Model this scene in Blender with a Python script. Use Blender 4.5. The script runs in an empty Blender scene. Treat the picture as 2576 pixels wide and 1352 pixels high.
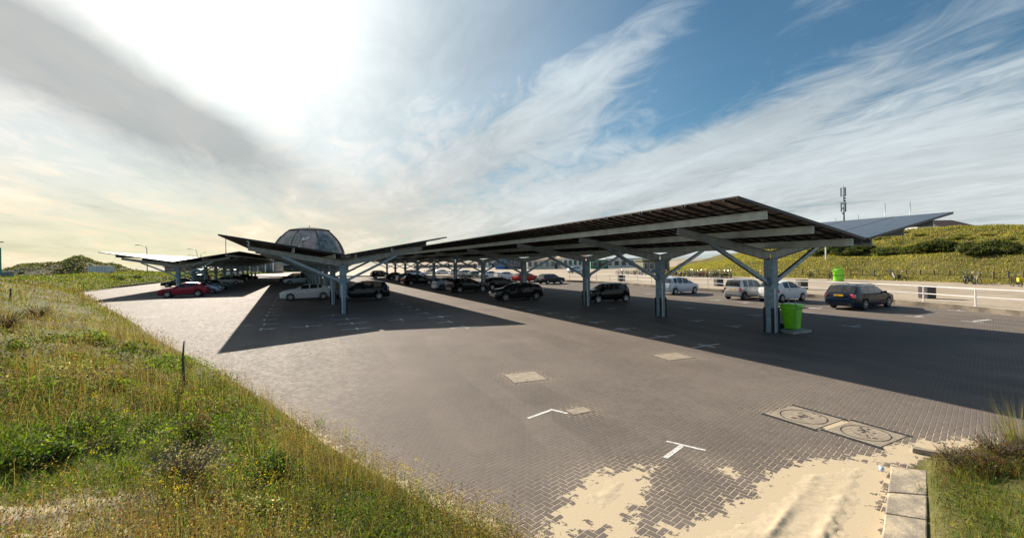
import bpy, bmesh, math, random
import numpy as np
from mathutils import Vector, Matrix
random.seed(7); RNG = np.random.default_rng(11)
S = bpy.context.scene
COL = S.collection
PI = math.pi
# ---------------------------------------------------------------- camera model
F = 1091.8; CX = 1288.0; HY = 656.2; ROLL = 0.0168; CH = 3.217
_c, _s = math.cos(ROLL), math.sin(ROLL)
def lev(px, py):
    dx, dy = px - CX, py - HY
    return (_c*dx - _s*dy)/F, (_s*dx + _c*dy)/F
def at(px, py, z=0.0):
    a, b = lev(px, py); d = (CH - z)/b
    return Vector((a*d, d, z))
def dep(px, py, d):
    a, b = lev(px, py)
    return Vector((a*d, d, CH - b*d))
SUN_AZ, SUN_EL = 0.5856, 0.4862

# ---------------------------------------------------------------- object helpers
def tag(o, label=None, cat=None, group=None, kind=None):
    if label: o['label'] = label
    if cat: o['category'] = cat
    if group: o['group'] = group
    if kind: o['kind'] = kind
    return o
def empty(name, loc, rz=0.0, label=None, cat=None, group=None):
    o = bpy.data.objects.new(name, None); COL.objects.link(o)
    o.location = loc; o.rotation_euler = (0, 0, rz); o.empty_display_size = 0.2
    return tag(o, label, cat, group)
def copy_tree(o, parent=None):
    c = o.copy(); COL.objects.link(c)
    if parent is not None: c.parent = parent
    for ch in list(o.children): copy_tree(ch, c)
    return c
class MB:
    def __init__(self): self.v = []; self.f = []; self.m = []
    def add(self, vs, fs, mi=0):
        n = len(self.v); self.v += [tuple(x) for x in vs]
        self.f += [tuple(i+n for i in f) for f in fs]; self.m += [mi]*len(fs)
        return self
    def box(self, c, s, rz=0.0, mi=0, taper=1.0):
        hx, hy, hz = s[0]/2, s[1]/2, s[2]/2; ca, sa = math.cos(rz), math.sin(rz)
        vs = []
        for z, t in ((-hz, 1.0), (hz, taper)):
            for x, y in ((-hx, -hy), (hx, -hy), (hx, hy), (-hx, hy)):
                x *= t; y *= t
                vs.append((c[0]+x*ca-y*sa, c[1]+x*sa+y*ca, c[2]+z))
        return self.add(vs, [(3,2,1,0),(4,5,6,7),(0,1,5,4),(1,2,6,5),(2,3,7,6),(3,0,4,7)], mi)
    def bar(self, a, b, w, h, up=(0,0,1), mi=0, w2=None, h2=None):
        a, b = Vector(a), Vector(b); d = (b-a).normalized(); up = Vector(up)
        sd = d.cross(up)
        if sd.length < 1e-4: sd = Vector((1,0,0))
        sd.normalize(); u = sd.cross(d).normalized()
        w2 = w if w2 is None else w2; h2 = h if h2 is None else h2
        vs = []
        for p, ww, hh in ((a, w, h), (b, w2, h2)):
            for x, y in ((-1,-1),(1,-1),(1,1),(-1,1)):
                vs.append(p + sd*(x*ww/2) + u*(y*hh/2))
        return self.add(vs, [(3,2,1,0),(4,5,6,7),(0,1,5,4),(1,2,6,5),(2,3,7,6),(3,0,4,7)], mi)
    def tube(self, pts, r, n=8, mi=0, cap=True):
        pts = [Vector(p) for p in pts]
        rs = r if isinstance(r, (list, tuple)) else [r]*len(pts)
        vs = []; fs = []
        for i, p in enumerate(pts):
            d = (pts[min(i+1, len(pts)-1)] - pts[max(i-1, 0)]).normalized()
            up = Vector((0,0,1)) if abs(d.z) < 0.95 else Vector((1,0,0))
            sd = d.cross(up).normalized(); u = sd.cross(d)
            for k in range(n):
                a = 2*PI*k/n
                vs.append(p + sd*(rs[i]*math.cos(a)) + u*(rs[i]*math.sin(a)))
        for i in range(len(pts)-1):
            for k in range(n):
                fs.append((i*n+k, i*n+(k+1)%n, (i+1)*n+(k+1)%n, (i+1)*n+k))
        if cap:
            fs.append(tuple(range(n-1, -1, -1))); fs.append(tuple((len(pts)-1)*n+k for k in range(n)))
        return self.add(vs, fs, mi)
    def lathe(self, prof, c=(0,0,0), n=16, mi=0, rot=0.0, axis='z', cap=True):
        vs = []; fs = []
        for r, z in prof:
            for k in range(n):
                a = 2*PI*k/n + rot
                p = (r*math.cos(a), r*math.sin(a), z)
                if axis == 'y': p = (p[0], p[2], p[1])
                vs.append((c[0]+p[0], c[1]+p[1], c[2]+p[2]))
        for i in range(len(prof)-1):
            for k in range(n):
                q = (i*n+k, i*n+(k+1)%n, (i+1)*n+(k+1)%n, (i+1)*n+k)
                fs.append(q if axis == 'z' else q[::-1])
        if not cap: return self.add(vs, fs, mi)
        fs.append(tuple(range(n-1,-1,-1)) if axis == 'z' else tuple(range(n)))
        q = tuple((len(prof)-1)*n+k for k in range(n)); fs.append(q if axis == 'z' else q[::-1])
        return self.add(vs, fs, mi)
    def quad(self, a, b, c, d, mi=0): return self.add([a,b,c,d], [(0,1,2,3)], mi)
    def prism(self, poly, z0, z1, mi=0):
        n = len(poly)
        ar = sum(poly[i][0]*poly[(i+1)%n][1]-poly[(i+1)%n][0]*poly[i][1] for i in range(n))
        if ar < 0: poly = poly[::-1]
        vs = [(p[0],p[1],z0) for p in poly]+[(p[0],p[1],z1) for p in poly]
        fs = [tuple(range(n-1,-1,-1)), tuple(range(n,2*n))]+[(i,(i+1)%n,n+(i+1)%n,n+i) for i in range(n)]
        return self.add(vs, fs, mi)
    def build(self, name, mats, parent=None, smooth=False, loc=None, rz=None, angle=None, bevel=0):
        me = bpy.data.meshes.new(name); me.from_pydata(self.v, [], self.f)
        if not isinstance(mats, (list, tuple)): mats = [mats]
        for m in mats: me.materials.append(m)
        me.polygons.foreach_set('material_index', self.m)
        if smooth: me.polygons.foreach_set('use_smooth', [True]*len(self.f))
        me.update()
        if smooth and angle: sharp(me, angle)
        o = bpy.data.objects.new(name, me); COL.objects.link(o)
        if parent is not None: o.parent = parent
        if loc is not None: o.location = loc
        if rz is not None: o.rotation_euler = (0,0,rz)
        if bevel:
            b = o.modifiers.new('bevel', 'BEVEL'); b.width = bevel; b.segments = 2; b.limit_method = 'ANGLE'
        return o
def sharp(me, deg):
    bm = bmesh.new(); bm.from_mesh(me)
    for e in bm.edges:
        if len(e.link_faces) == 2: e.smooth = e.calc_face_angle(0) < math.radians(deg)
    bm.to_mesh(me); bm.free()
def mesh_np(name, V, quads=None, tris=None, col=None, mat=None, smooth=False, attrs=None):
    me = bpy.data.meshes.new(name); V = np.asarray(V, np.float32)
    me.vertices.add(len(V)); me.vertices.foreach_set('co', V.ravel())
    nq = 0 if quads is None else len(quads); nt = 0 if tris is None else len(tris)
    loops = []
    if nq: loops.append(np.asarray(quads, np.int32).ravel())
    if nt: loops.append(np.asarray(tris, np.int32).ravel())
    L = np.concatenate(loops)
    me.loops.add(len(L)); me.loops.foreach_set('vertex_index', L)
    me.polygons.add(nq+nt)
    st = np.concatenate([np.arange(nq)*4, nq*4+np.arange(nt)*3]).astype(np.int32)
    me.polygons.foreach_set('loop_start', st)
    if smooth: me.polygons.foreach_set('use_smooth', np.ones(nq+nt, bool))
    me.update(calc_edges=True)
    if col is not None:
        a = me.attributes.new('col', 'FLOAT_COLOR', 'POINT')
        c = np.ones((len(V), 4), np.float32); c[:, :3] = col; a.data.foreach_set('color', c.ravel())
    for k, d in (attrs or {}).items():
        a = me.attributes.new(k, 'FLOAT', 'POINT'); a.data.foreach_set('value', np.asarray(d, np.float32))
    if mat: me.materials.append(mat)
    o = bpy.data.objects.new(name, me); COL.objects.link(o)
    return o
# ---------------------------------------------------------------- numpy noise
_T = RNG.random((256, 256))
def vnoise(x, y):
    x = np.asarray(x, float); y = np.asarray(y, float)
    xi = np.floor(x).astype(int); yi = np.floor(y).astype(int); fx = x-xi; fy = y-yi
    fx = fx*fx*(3-2*fx); fy = fy*fy*(3-2*fy)
    g = lambda a, b: _T[a % 256, b % 256]
    return (g(xi,yi)*(1-fx)+g(xi+1,yi)*fx)*(1-fy)+(g(xi,yi+1)*(1-fx)+g(xi+1,yi+1)*fx)*fy
def fbm(x, y, o=4):
    t = 0; a = 0.5; s = 0
    for i in range(o):
        t = t + a*vnoise(np.asarray(x)*2**i+17*i, np.asarray(y)*2**i+31*i); s += a; a *= .5
    return t/s
def sstep(a, b, x):
    t = np.clip((x-a)/(b-a), 0, 1); return t*t*(3-2*t)
def sdline(P, x, y):
    """signed distance to an open polyline, + on its left side"""
    x = np.asarray(x, float); y = np.asarray(y, float)
    best = np.full(x.shape, 1e18); sg = np.ones(x.shape); bc = np.zeros(x.shape)
    for (ax, ay), (bx, by) in zip(P[:-1], P[1:]):
        dx, dy = bx-ax, by-ay; t = np.clip(((x-ax)*dx+(y-ay)*dy)/(dx*dx+dy*dy), 0, 1)
        ex, ey = x-ax-t*dx, y-ay-t*dy; d = ex*ex+ey*ey; cr = (dx*(y-ay)-dy*(x-ax))/math.hypot(dx, dy)
        tie = np.abs(d-best) <= 1e-7*(1+d)
        m = ((d < best) & ~tie) | (tie & (np.abs(cr) > bc))
        best = np.where(m, d, best); sg = np.where(m, np.sign(cr), sg); bc = np.where(m, np.abs(cr), bc)
    return np.sqrt(best)*sg
def sdpoly(P, x, y):
    """distance to polygon, negative inside"""
    x = np.asarray(x, float); y = np.asarray(y, float)
    best = np.full(x.shape, 1e18); ins = np.zeros(x.shape, bool)
    n = len(P)
    for i in range(n):
        ax, ay = P[i][0], P[i][1]; bx, by = P[(i+1)%n][0], P[(i+1)%n][1]
        dx, dy = bx-ax, by-ay; t = np.clip(((x-ax)*dx+(y-ay)*dy)/(dx*dx+dy*dy+1e-12), 0, 1)
        d = (x-ax-t*dx)**2+(y-ay-t*dy)**2; best = np.minimum(best, d)
        c = ((ay > y) != (by > y)) & (x < (bx-ax)*(y-ay)/((by-ay) if by != ay else 1e-9)+ax)
        ins ^= c
    d = np.sqrt(best); return np.where(ins, -d, d)

# ---------------------------------------------------------------- materials
class NT:
    def __init__(self, nt): self.nt = nt; self.n = nt.nodes; self.l = nt.links
    def node(self, t, **kw):
        o = self.n.new(t)
        for k, v in kw.items(): setattr(o, k, v)
        return o
    def put(self, sock, v):
        if isinstance(v, bpy.types.NodeSocket): self.l.new(v, sock)
        elif v is not None: sock.default_value = v
    def math(self, op, a, b=None, c=None, clamp=False):
        o = self.node('ShaderNodeMath', operation=op, use_clamp=clamp)
        self.put(o.inputs[0], a)
        if b is not None: self.put(o.inputs[1], b)
        if c is not None: self.put(o.inputs[2], c)
        return o.outputs[0]
    def vmath(self, op, a, b=None, out=0):
        o = self.node('ShaderNodeVectorMath', operation=op)
        self.put(o.inputs[0], a)
        if b is not None: self.put(o.inputs[1], b)
        return o.outputs[out]
    def mix(self, fac, a, b, blend='MIX'):
        o = self.node('ShaderNodeMix', data_type='RGBA', blend_type=blend)
        self.put(o.inputs[0], fac)
        for i, v in ((6, a), (7, b)):
            if isinstance(v, tuple) and len(v) == 3: v = v+(1,)
            self.put(o.inputs[i], v)
        return o.outputs[2]
    def noise(self, vec, scale, detail=4, rough=.55, dist=0.0, out=0):
        o = self.node('ShaderNodeTexNoise'); self.put(o.inputs['Vector'], vec)
        o.inputs['Scale'].default_value = scale; o.inputs['Detail'].default_value = detail
        o.inputs['Roughness'].default_value = rough; o.inputs['Distortion'].default_value = dist
        return o.outputs[out]
    def ss(self, a, b, v):
        o = self.node('ShaderNodeMapRange', interpolation_type='SMOOTHSTEP', clamp=True)
        self.put(o.inputs[0], v); o.inputs[1].default_value = a; o.inputs[2].default_value = b
        return o.outputs[0]
    def ramp(self, fac, stops):
        o = self.node('ShaderNodeValToRGB'); self.put(o.inputs[0], fac); e = o.color_ramp.elements
        while len(e) < len(stops): e.new(.5)
        for i, (p, c) in enumerate(stops): e[i].position = p; e[i].color = tuple(c)+(1,)
        return o.outputs[0]
    def bump(self, h, st=.3, dist=.02):
        o = self.node('ShaderNodeBump'); o.inputs['Strength'].default_value = st
        o.inputs['Distance'].default_value = dist; self.put(o.inputs['Height'], h); return o.outputs[0]
    def sep(self, v):
        o = self.node('ShaderNodeSeparateXYZ'); self.put(o.inputs[0], v); return o.outputs
    def comb(self, x, y, z=0.0):
        o = self.node('ShaderNodeCombineXYZ')
        for i, v in enumerate((x, y, z)): self.put(o.inputs[i], v)
        return o.outputs[0]
def newmat(name):
    m = bpy.data.materials.new(name); m.use_nodes = True
    t = NT(m.node_tree); b = m.node_tree.nodes['Principled BSDF']
    return m, t, b
def mat(name, col, rough=.6, metal=0.0, var=.12, scale=3.0, spec=.5, bump=0.0, coat=0.0, col2=None, alpha=None):
    m, t, b = newmat(name)
    co = t.node('ShaderNodeTexCoord').outputs['Object']
    n = t.noise(co, scale, 5, .6)
    c2 = col2 if col2 else tuple(min(1, c*(1+2*var)) for c in col)
    c1 = col if col2 else tuple(c*(1-2*var) for c in col)
    f = t.ss(.3, .7, n)
    t.l.new(t.mix(f, c1, c2), b.inputs['Base Color'])
    b.inputs['Metallic'].default_value = metal; b.inputs['Specular IOR Level'].default_value = spec
    t.put(b.inputs['Roughness'], t.math('ADD', rough-.06, t.math('MULTIPLY', n, .12)))
    b.inputs['Coat Weight'].default_value = coat; b.inputs['Coat Roughness'].default_value = .05
    if bump: t.l.new(t.bump(t.noise(co, scale*6, 4), bump, .01), b.inputs['Normal'])
    return m
def paint(name, col, metal=.0):
    m, t, b = newmat(name)
    co = t.node('ShaderNodeTexCoord').outputs['Object']
    dust = t.math('MULTIPLY', t.ss(.45, .8, t.noise(co, 2.3, 6, .65)), .012)
    t.l.new(t.mix(dust, tuple(col), (.30,.27,.22)), b.inputs['Base Color'])
    b.inputs['Metallic'].default_value = metal; b.inputs['Roughness'].default_value = .38; b.inputs['Specular IOR Level'].default_value = .08
    b.inputs['Coat Weight'].default_value = .45; b.inputs['Coat Roughness'].default_value = .04
    return m
def vegmat(name, trans=.35):
    m, t, b = newmat(name)
    a = t.node('ShaderNodeAttribute', attribute_name='col')
    t.l.new(a.outputs['Color'], b.inputs['Base Color'])
    b.inputs['Roughness'].default_value = .65; b.inputs['Specular IOR Level'].default_value = .25
    tr = t.node('ShaderNodeBsdfTranslucent')
    c = t.mix(1.0, a.outputs['Color'], (1.35,1.4,.65), 'MULTIPLY'); t.l.new(c, tr.inputs['Color'])
    mx = t.node('ShaderNodeMixShader'); mx.inputs[0].default_value = trans
    t.l.new(b.outputs[0], mx.inputs[1]); t.l.new(tr.outputs[0], mx.inputs[2])
    t.l.new(mx.outputs[0], m.node_tree.nodes['Material Output'].inputs['Surface'])
    return m

M = {}
M['steel'] = mat('galvanised_steel', (.20,.27,.32), .42, .55, .12, 6, bump=.05)
M['steel_dark'] = mat('dark_galvanised_steel', (.085,.095,.10), .5, .5, .12, 6)
M['purlin'] = mat('zinc_purlin', (.43,.48,.47), .4, .45, .10, 2)
M['column'] = mat('column_coat', (.17,.25,.31), .5, .25, .14, 7, bump=.06)
M['guard'] = mat('rubber_guard', (.012,.013,.015), .7)
M['concrete'] = mat('concrete', (.30,.285,.255), .9, 0, .10, 5, bump=.3)
M['black'] = mat('black_plastic', (.012,.012,.013), .5)
M['dark'] = mat('dark_plastic', (.03,.03,.032), .55)
M['tyre'] = mat('tyre', (.014,.014,.015), .8)
M['rim'] = mat('alloy_rim', (.42,.43,.45), .3, .8, .05)
M['chrome'] = mat('chrome', (.6,.6,.6), .18, 1.0, .03)
M['plate'] = mat('yellow_plate', (.75,.42,.03), .4)
M['red_lens'] = mat('red_lens', (.45,.012,.02), .12, coat=1)
M['clear_lens'] = mat('clear_lens', (.62,.64,.66), .1, .3, coat=1)
M['white'] = mat('white_paint', (.78,.77,.74), .5, 0, .05)
def markmat():
    m, t, b = newmat('road_paint'); co = t.node('ShaderNodeNewGeometry').outputs['Position']
    n = t.noise(co, 14, 5, .7); f = t.ss(.38, .62, n)
    t.l.new(t.mix(f, (.40,.38,.35), (.80,.79,.76)), b.inputs['Base Color']); b.inputs['Roughness'].default_value = .8
    t.put(b.inputs['Alpha'], t.ss(.24, .36, t.noise(co, 22, 4, .7)))
    return m
M['marking'] = markmat()
M['wood'] = mat('weathered_wood', (.10,.08,.06), .85, 0, .25, 6, bump=.4)
M['bin_green'] = mat('green_plastic', (.22,.68,.015), .38, 0, .06, 2, coat=.2)
M['bin_green_dark'] = mat('dark_green_plastic', (.03,.22,.012), .4)
M['brown_box'] = mat('brown_box', (.055,.045,.045), .7)
def glassmat():
    m, t, b = newmat('car_glass')
    co = t.node('ShaderNodeTexCoord').outputs['Object']
    t.l.new(t.mix(t.ss(.35,.7,t.noise(co,1.4,3)), (.012,.016,.018), (.035,.045,.048)), b.inputs['Base Color'])
    b.inputs['Roughness'].default_value = .04; b.inputs['Specular IOR Level'].default_value = .8
    b.inputs['Alpha'].default_value = .8
    return m
M['glass'] = glassmat()
M['winglass'] = mat('window_glass', (.05,.08,.10), .08, 0, .2, .3, spec=.8)
M['sash'] = mat('window_frame', (.55,.55,.53), .6)
# ---------------------------------------------------------------- world: sky with thin high cloud
def build_world():
    w = bpy.data.worlds.new('World'); S.world = w; w.use_nodes = True
    t = NT(w.node_tree); bg = w.node_tree.nodes['Background']
    sky = t.node('ShaderNodeTexSky', sky_type='NISHITA', sun_disc=False)
    sky.sun_elevation = SUN_EL; sky.sun_rotation = -SUN_AZ; sky.altitude = 5; sky.air_density = 1.0
    sky.dust_density = .6; sky.ozone_density = 1.5
    d = t.node('ShaderNodeTexCoord').outputs['Generated']
    d = t.vmath('NORMALIZE', d)
    x, y, z = t.sep(d)
    zc = t.math('MAXIMUM', z, 0.0)
    # flat cloud layer seen in perspective
    k = t.math('DIVIDE', 1.0, t.math('ADD', zc, .10))
    px = t.math('MULTIPLY', x, k); py = t.math('MULTIPLY', y, k)
    a = math.radians(-21.0)                       # streaks run away towards this bearing
    al = t.math('ADD', t.math('MULTIPLY', px, math.sin(a)), t.math('MULTIPLY', py, math.cos(a)))
    ac = t.math('SUBTRACT', t.math('MULTIPLY', px, math.cos(a)), t.math('MULTIPLY', py, math.sin(a)))
    warp = t.noise(t.comb(t.math('MULTIPLY', ac, .8), t.math('MULTIPLY', al, .35), 3.1), 1.0, 3, .5)
    acw = t.math('ADD', ac, t.math('MULTIPLY', t.math('SUBTRACT', warp, .5), .9))
    st1 = t.noise(t.comb(t.math('MULTIPLY', acw, 1.1), t.math('MULTIPLY', al, .42), 0.0), 1.0, 6, .50, .5)
    st2 = t.noise(t.comb(t.math('MULTIPLY', acw, 2.6), t.math('MULTIPLY', al, .95), 7.7), 1.0, 7, .56, 1.0)
    big = t.noise(t.comb(t.math('MULTIPLY', ac, .42), t.math('MULTIPLY', al, .3), 11.3), 1.0, 4, .5)
    # bearing (0 = straight ahead, + right) and elevation
    az = t.math('ARCTAN2', x, y); el = t.math('ARCSINE', z)
    def blob(px_, py_, sa, se, rot=0.0):
        lx, ly = lev(px_, py_); a0 = math.atan(lx); e0 = math.atan2(-ly, math.hypot(1, lx))
        u = t.math('SUBTRACT', az, a0); v = t.math('SUBTRACT', el, e0)
        c, s_ = math.cos(rot), math.sin(rot)
        uu = t.math('ADD', t.math('MULTIPLY', u, c/sa), t.math('MULTIPLY', v, s_/sa))
        vv = t.math('SUBTRACT', t.math('MULTIPLY', v, c/se), t.math('MULTIPLY', u, s_/se))
        r2 = t.math('ADD', t.math('MULTIPLY', uu, uu), t.math('MULTIPLY', vv, vv))
        return t.math('EXPONENT', t.math('MULTIPLY', r2, -1.0))
    right = t.ss(-.42, .50, az)                   # thin cloud on the right, thick veil on the left
    back = t.ss(1.0, 1.9, t.math('ABSOLUTE', az)); right = t.math('MAXIMUM', right, back)  # unseen sky behind the camera, made bluer and brighter to fill the shade
    high = t.ss(.10, .45, el)
    st3 = t.noise(t.comb(t.math('MULTIPLY', acw, 6.5), t.math('MULTIPLY', al, 3.0), 4.4), 1.0, 6, .62, 1.2)
    # coverage
    thr = t.math('MULTIPLY', right, t.math('MULTIPLY_ADD', high, .27, .0))
    cov = t.math('ADD', t.math('MULTIPLY', st1, .62), t.math('ADD', t.math('MULTIPLY', st2, .26), t.math('MULTIPLY', big, .30)))
    cov = t.math('ADD', t.math('SUBTRACT', cov, thr), t.math('MULTIPLY', t.math('SUBTRACT', st3, .5), .42))
    for bl, k_ in ((blob(1420,260,.50,.075,.50),.22),(blob(2120,200,.60,.040,.34),.26),(blob(2010,335,.65,.05,.20),.20),(blob(2460,420,.5,.09,.1),.16),
                   (blob(1080,70,.22,.12,.2),-.16),(blob(1790,125,.17,.085,.5),-.18),(blob(2450,25,.33,.055,.3),-.15),(blob(1350,60,.24,.06,.3),-.16),(blob(2360,215,.32,.028,.3),-.10)):
        cov = t.math('ADD', cov, t.math('MULTIPLY', bl, k_))
    cov = t.ss(.30, .70, cov)
    veil = t.math('SUBTRACT', 1.0, t.math('MULTIPLY', right, .95))
    low = t.math('SUBTRACT', 1.0, t.ss(.0, .32, el))
    veil = t.math('MAXIMUM', veil, t.math('MULTIPLY', low, .93))
    cover = t.math('MAXIMUM', cov, t.math('MULTIPLY', veil, .85), clamp=True)
    cover = t.math('MULTIPLY', cover, t.math('SUBTRACT', 1.0, t.math('MULTIPLY', t.math('MULTIPLY', right, high), .22)))
    # colour of the cloud by height and bearing (times 0.1 background strength)
    warm = t.math('MULTIPLY', t.math('SUBTRACT', 1.0, t.ss(-.75, .22, az)), t.math('SUBTRACT', 1.0, back))
    hz = t.mix(warm, (CLD['hzr']), (CLD['hzl']))
    up = t.mix(warm, (CLD['upr']), (CLD['upl']))
    ccol = t.mix(t.ss(.02, .24, el), hz, up)
    shade = t.math('MULTIPLY_ADD', t.math('SUBTRACT', st2, .5), .40, 1.0)
    shade = t.math('MULTIPLY', shade, t.math('MULTIPLY_ADD', t.math('SUBTRACT', st1, .5), .95, 1.0))
    shade = t.math('MULTIPLY', shade, t.math('MULTIPLY_ADD', t.math('SUBTRACT', st3, .5), .35, 1.0))
    shade = t.math('MULTIPLY', shade, t.math('MULTIPLY_ADD', back, .35, 1.0))  # clouds out of view behind the camera brightened as added shade fill
    ccol = t.mix(1.0, ccol, t.comb(shade, shade, shade), 'MULTIPLY')
    base = t.mix(1.0, sky.outputs[0], CLD['tint'], 'MULTIPLY')
    bb = t.math('MULTIPLY_ADD', back, .3, 1.0); base = t.mix(1.0, base, t.comb(bb, bb, bb), 'MULTIPLY')  # same added fill for the clear sky behind the camera
    col = t.mix(cover, base, ccol)
    # two darker grey banks left of the sun
    dk = t.math('ADD', blob(300, 250, .30, .060, -.42), t.math('MULTIPLY', blob(10, 40, .15, .07, -.1), .7))
    dk = t.math('ADD', dk, t.math('MULTIPLY', blob(110, 190, .26, .055, -.35), .5))
    dk = t.math('ADD', dk, t.math('MULTIPLY', blob(540, 320, .16, .035, -.45), .55))
    dk = t.math('ADD', dk, t.math('MULTIPLY', blob(1180, 130, .22, .10, .4), .28))
    dkn = t.ss(.25, .75, t.math('ADD', t.math('MULTIPLY', st3, .2), t.math('ADD', t.math('MULTIPLY', st2, .25), t.math('MULTIPLY', st1, .55))))
    dk = t.math('MULTIPLY', dk, t.math('MULTIPLY_ADD', dkn, -.55, 1.15), clamp=True)
    col = t.mix(t.math('MULTIPLY', dk, .70), col, CLD['dark'])
    # the veiled sun: bright patch of thin cloud round its direction
    sd = (-math.sin(SUN_AZ)*math.cos(SUN_EL), math.cos(SUN_AZ)*math.cos(SUN_EL), math.sin(SUN_EL))
    dot = t.vmath('DOT_PRODUCT', d, sd, out=1)
    ang = t.math('ARCCOSINE', t.math('MINIMUM', dot, .99999))
    ang = t.math('MULTIPLY', ang, t.math('MULTIPLY_ADD', t.math('SUBTRACT', st1, .5), -.8, 1.0))
    g1 = t.math('EXPONENT', t.math('MULTIPLY', t.math('POWER', t.math('DIVIDE', ang, .20), 2.0), -1.0))
    g2 = t.math('EXPONENT', t.math('MULTIPLY', t.math('POWER', t.math('DIVIDE', ang, .42), 2.0), -1.0))
    gl = t.math('ADD', t.math('MULTIPLY', g1, CLD['g1']), t.math('MULTIPLY', g2, CLD['g2']))
    gl = t.math('MULTIPLY', gl, t.math('SUBTRACT', 1.0, t.math('MULTIPLY', dk, .8)))
    glow = t.mix(1.0, (1.0,.97,.90), t.comb(gl, gl, gl), 'MULTIPLY')
    col = t.mix(1.0, col, glow, 'ADD')
    # below the horizon: dull ground colour
    col = t.mix(t.ss(-.02, .0, z), (1.0,.9,.75), col)
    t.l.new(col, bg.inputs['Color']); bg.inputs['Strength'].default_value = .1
CLD = dict(hzl=(4.9,4.15,2.85), hzr=(3.5,3.75,3.75), upl=(4.3,4.32,4.1), upr=(3.4,3.8,4.0),
           tint=(.25,.44,.49), dark=(2.0,2.08,2.1), g2=.6, g1=5.0)
build_world()
sl = bpy.data.lights.new('sun', 'SUN'); sl.energy = 5.0; sl.angle = math.radians(.6); sl.color = (1.0,.90,.76)
so = bpy.data.objects.new('sun', sl); COL.objects.link(so)
so.rotation_euler = Vector((-math.sin(SUN_AZ)*math.cos(SUN_EL), math.cos(SUN_AZ)*math.cos(SUN_EL), math.sin(SUN_EL))).to_track_quat('Z', 'Y').to_euler()
cam = bpy.data.cameras.new('camera'); co_ = bpy.data.objects.new('camera', cam); COL.objects.link(co_)
cam.sensor_width = 36; cam.lens = F/2575*36; cam.shift_y = -19.8/2575; cam.clip_end = 8000; cam.clip_start = .1
co_.location = (0, 0, CH)
co_.rotation_mode = 'QUATERNION'
co_.rotation_quaternion = (Matrix.Rotation(PI/2, 3, 'X') @ Matrix.Rotation(-ROLL, 3, 'Z')).to_quaternion()
S.camera = co_
S.view_settings.view_transform = 'Standard'; S.view_settings.look = 'None'
S.view_settings.exposure = .85; S.view_settings.gamma = 1.0
S.cycles.max_bounces = 6; S.cycles.transparent_max_bounces = 6
S.cycles.use_adaptive_sampling = True; S.cycles.adaptive_threshold = .01
S.cycles.use_denoising = True

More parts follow.
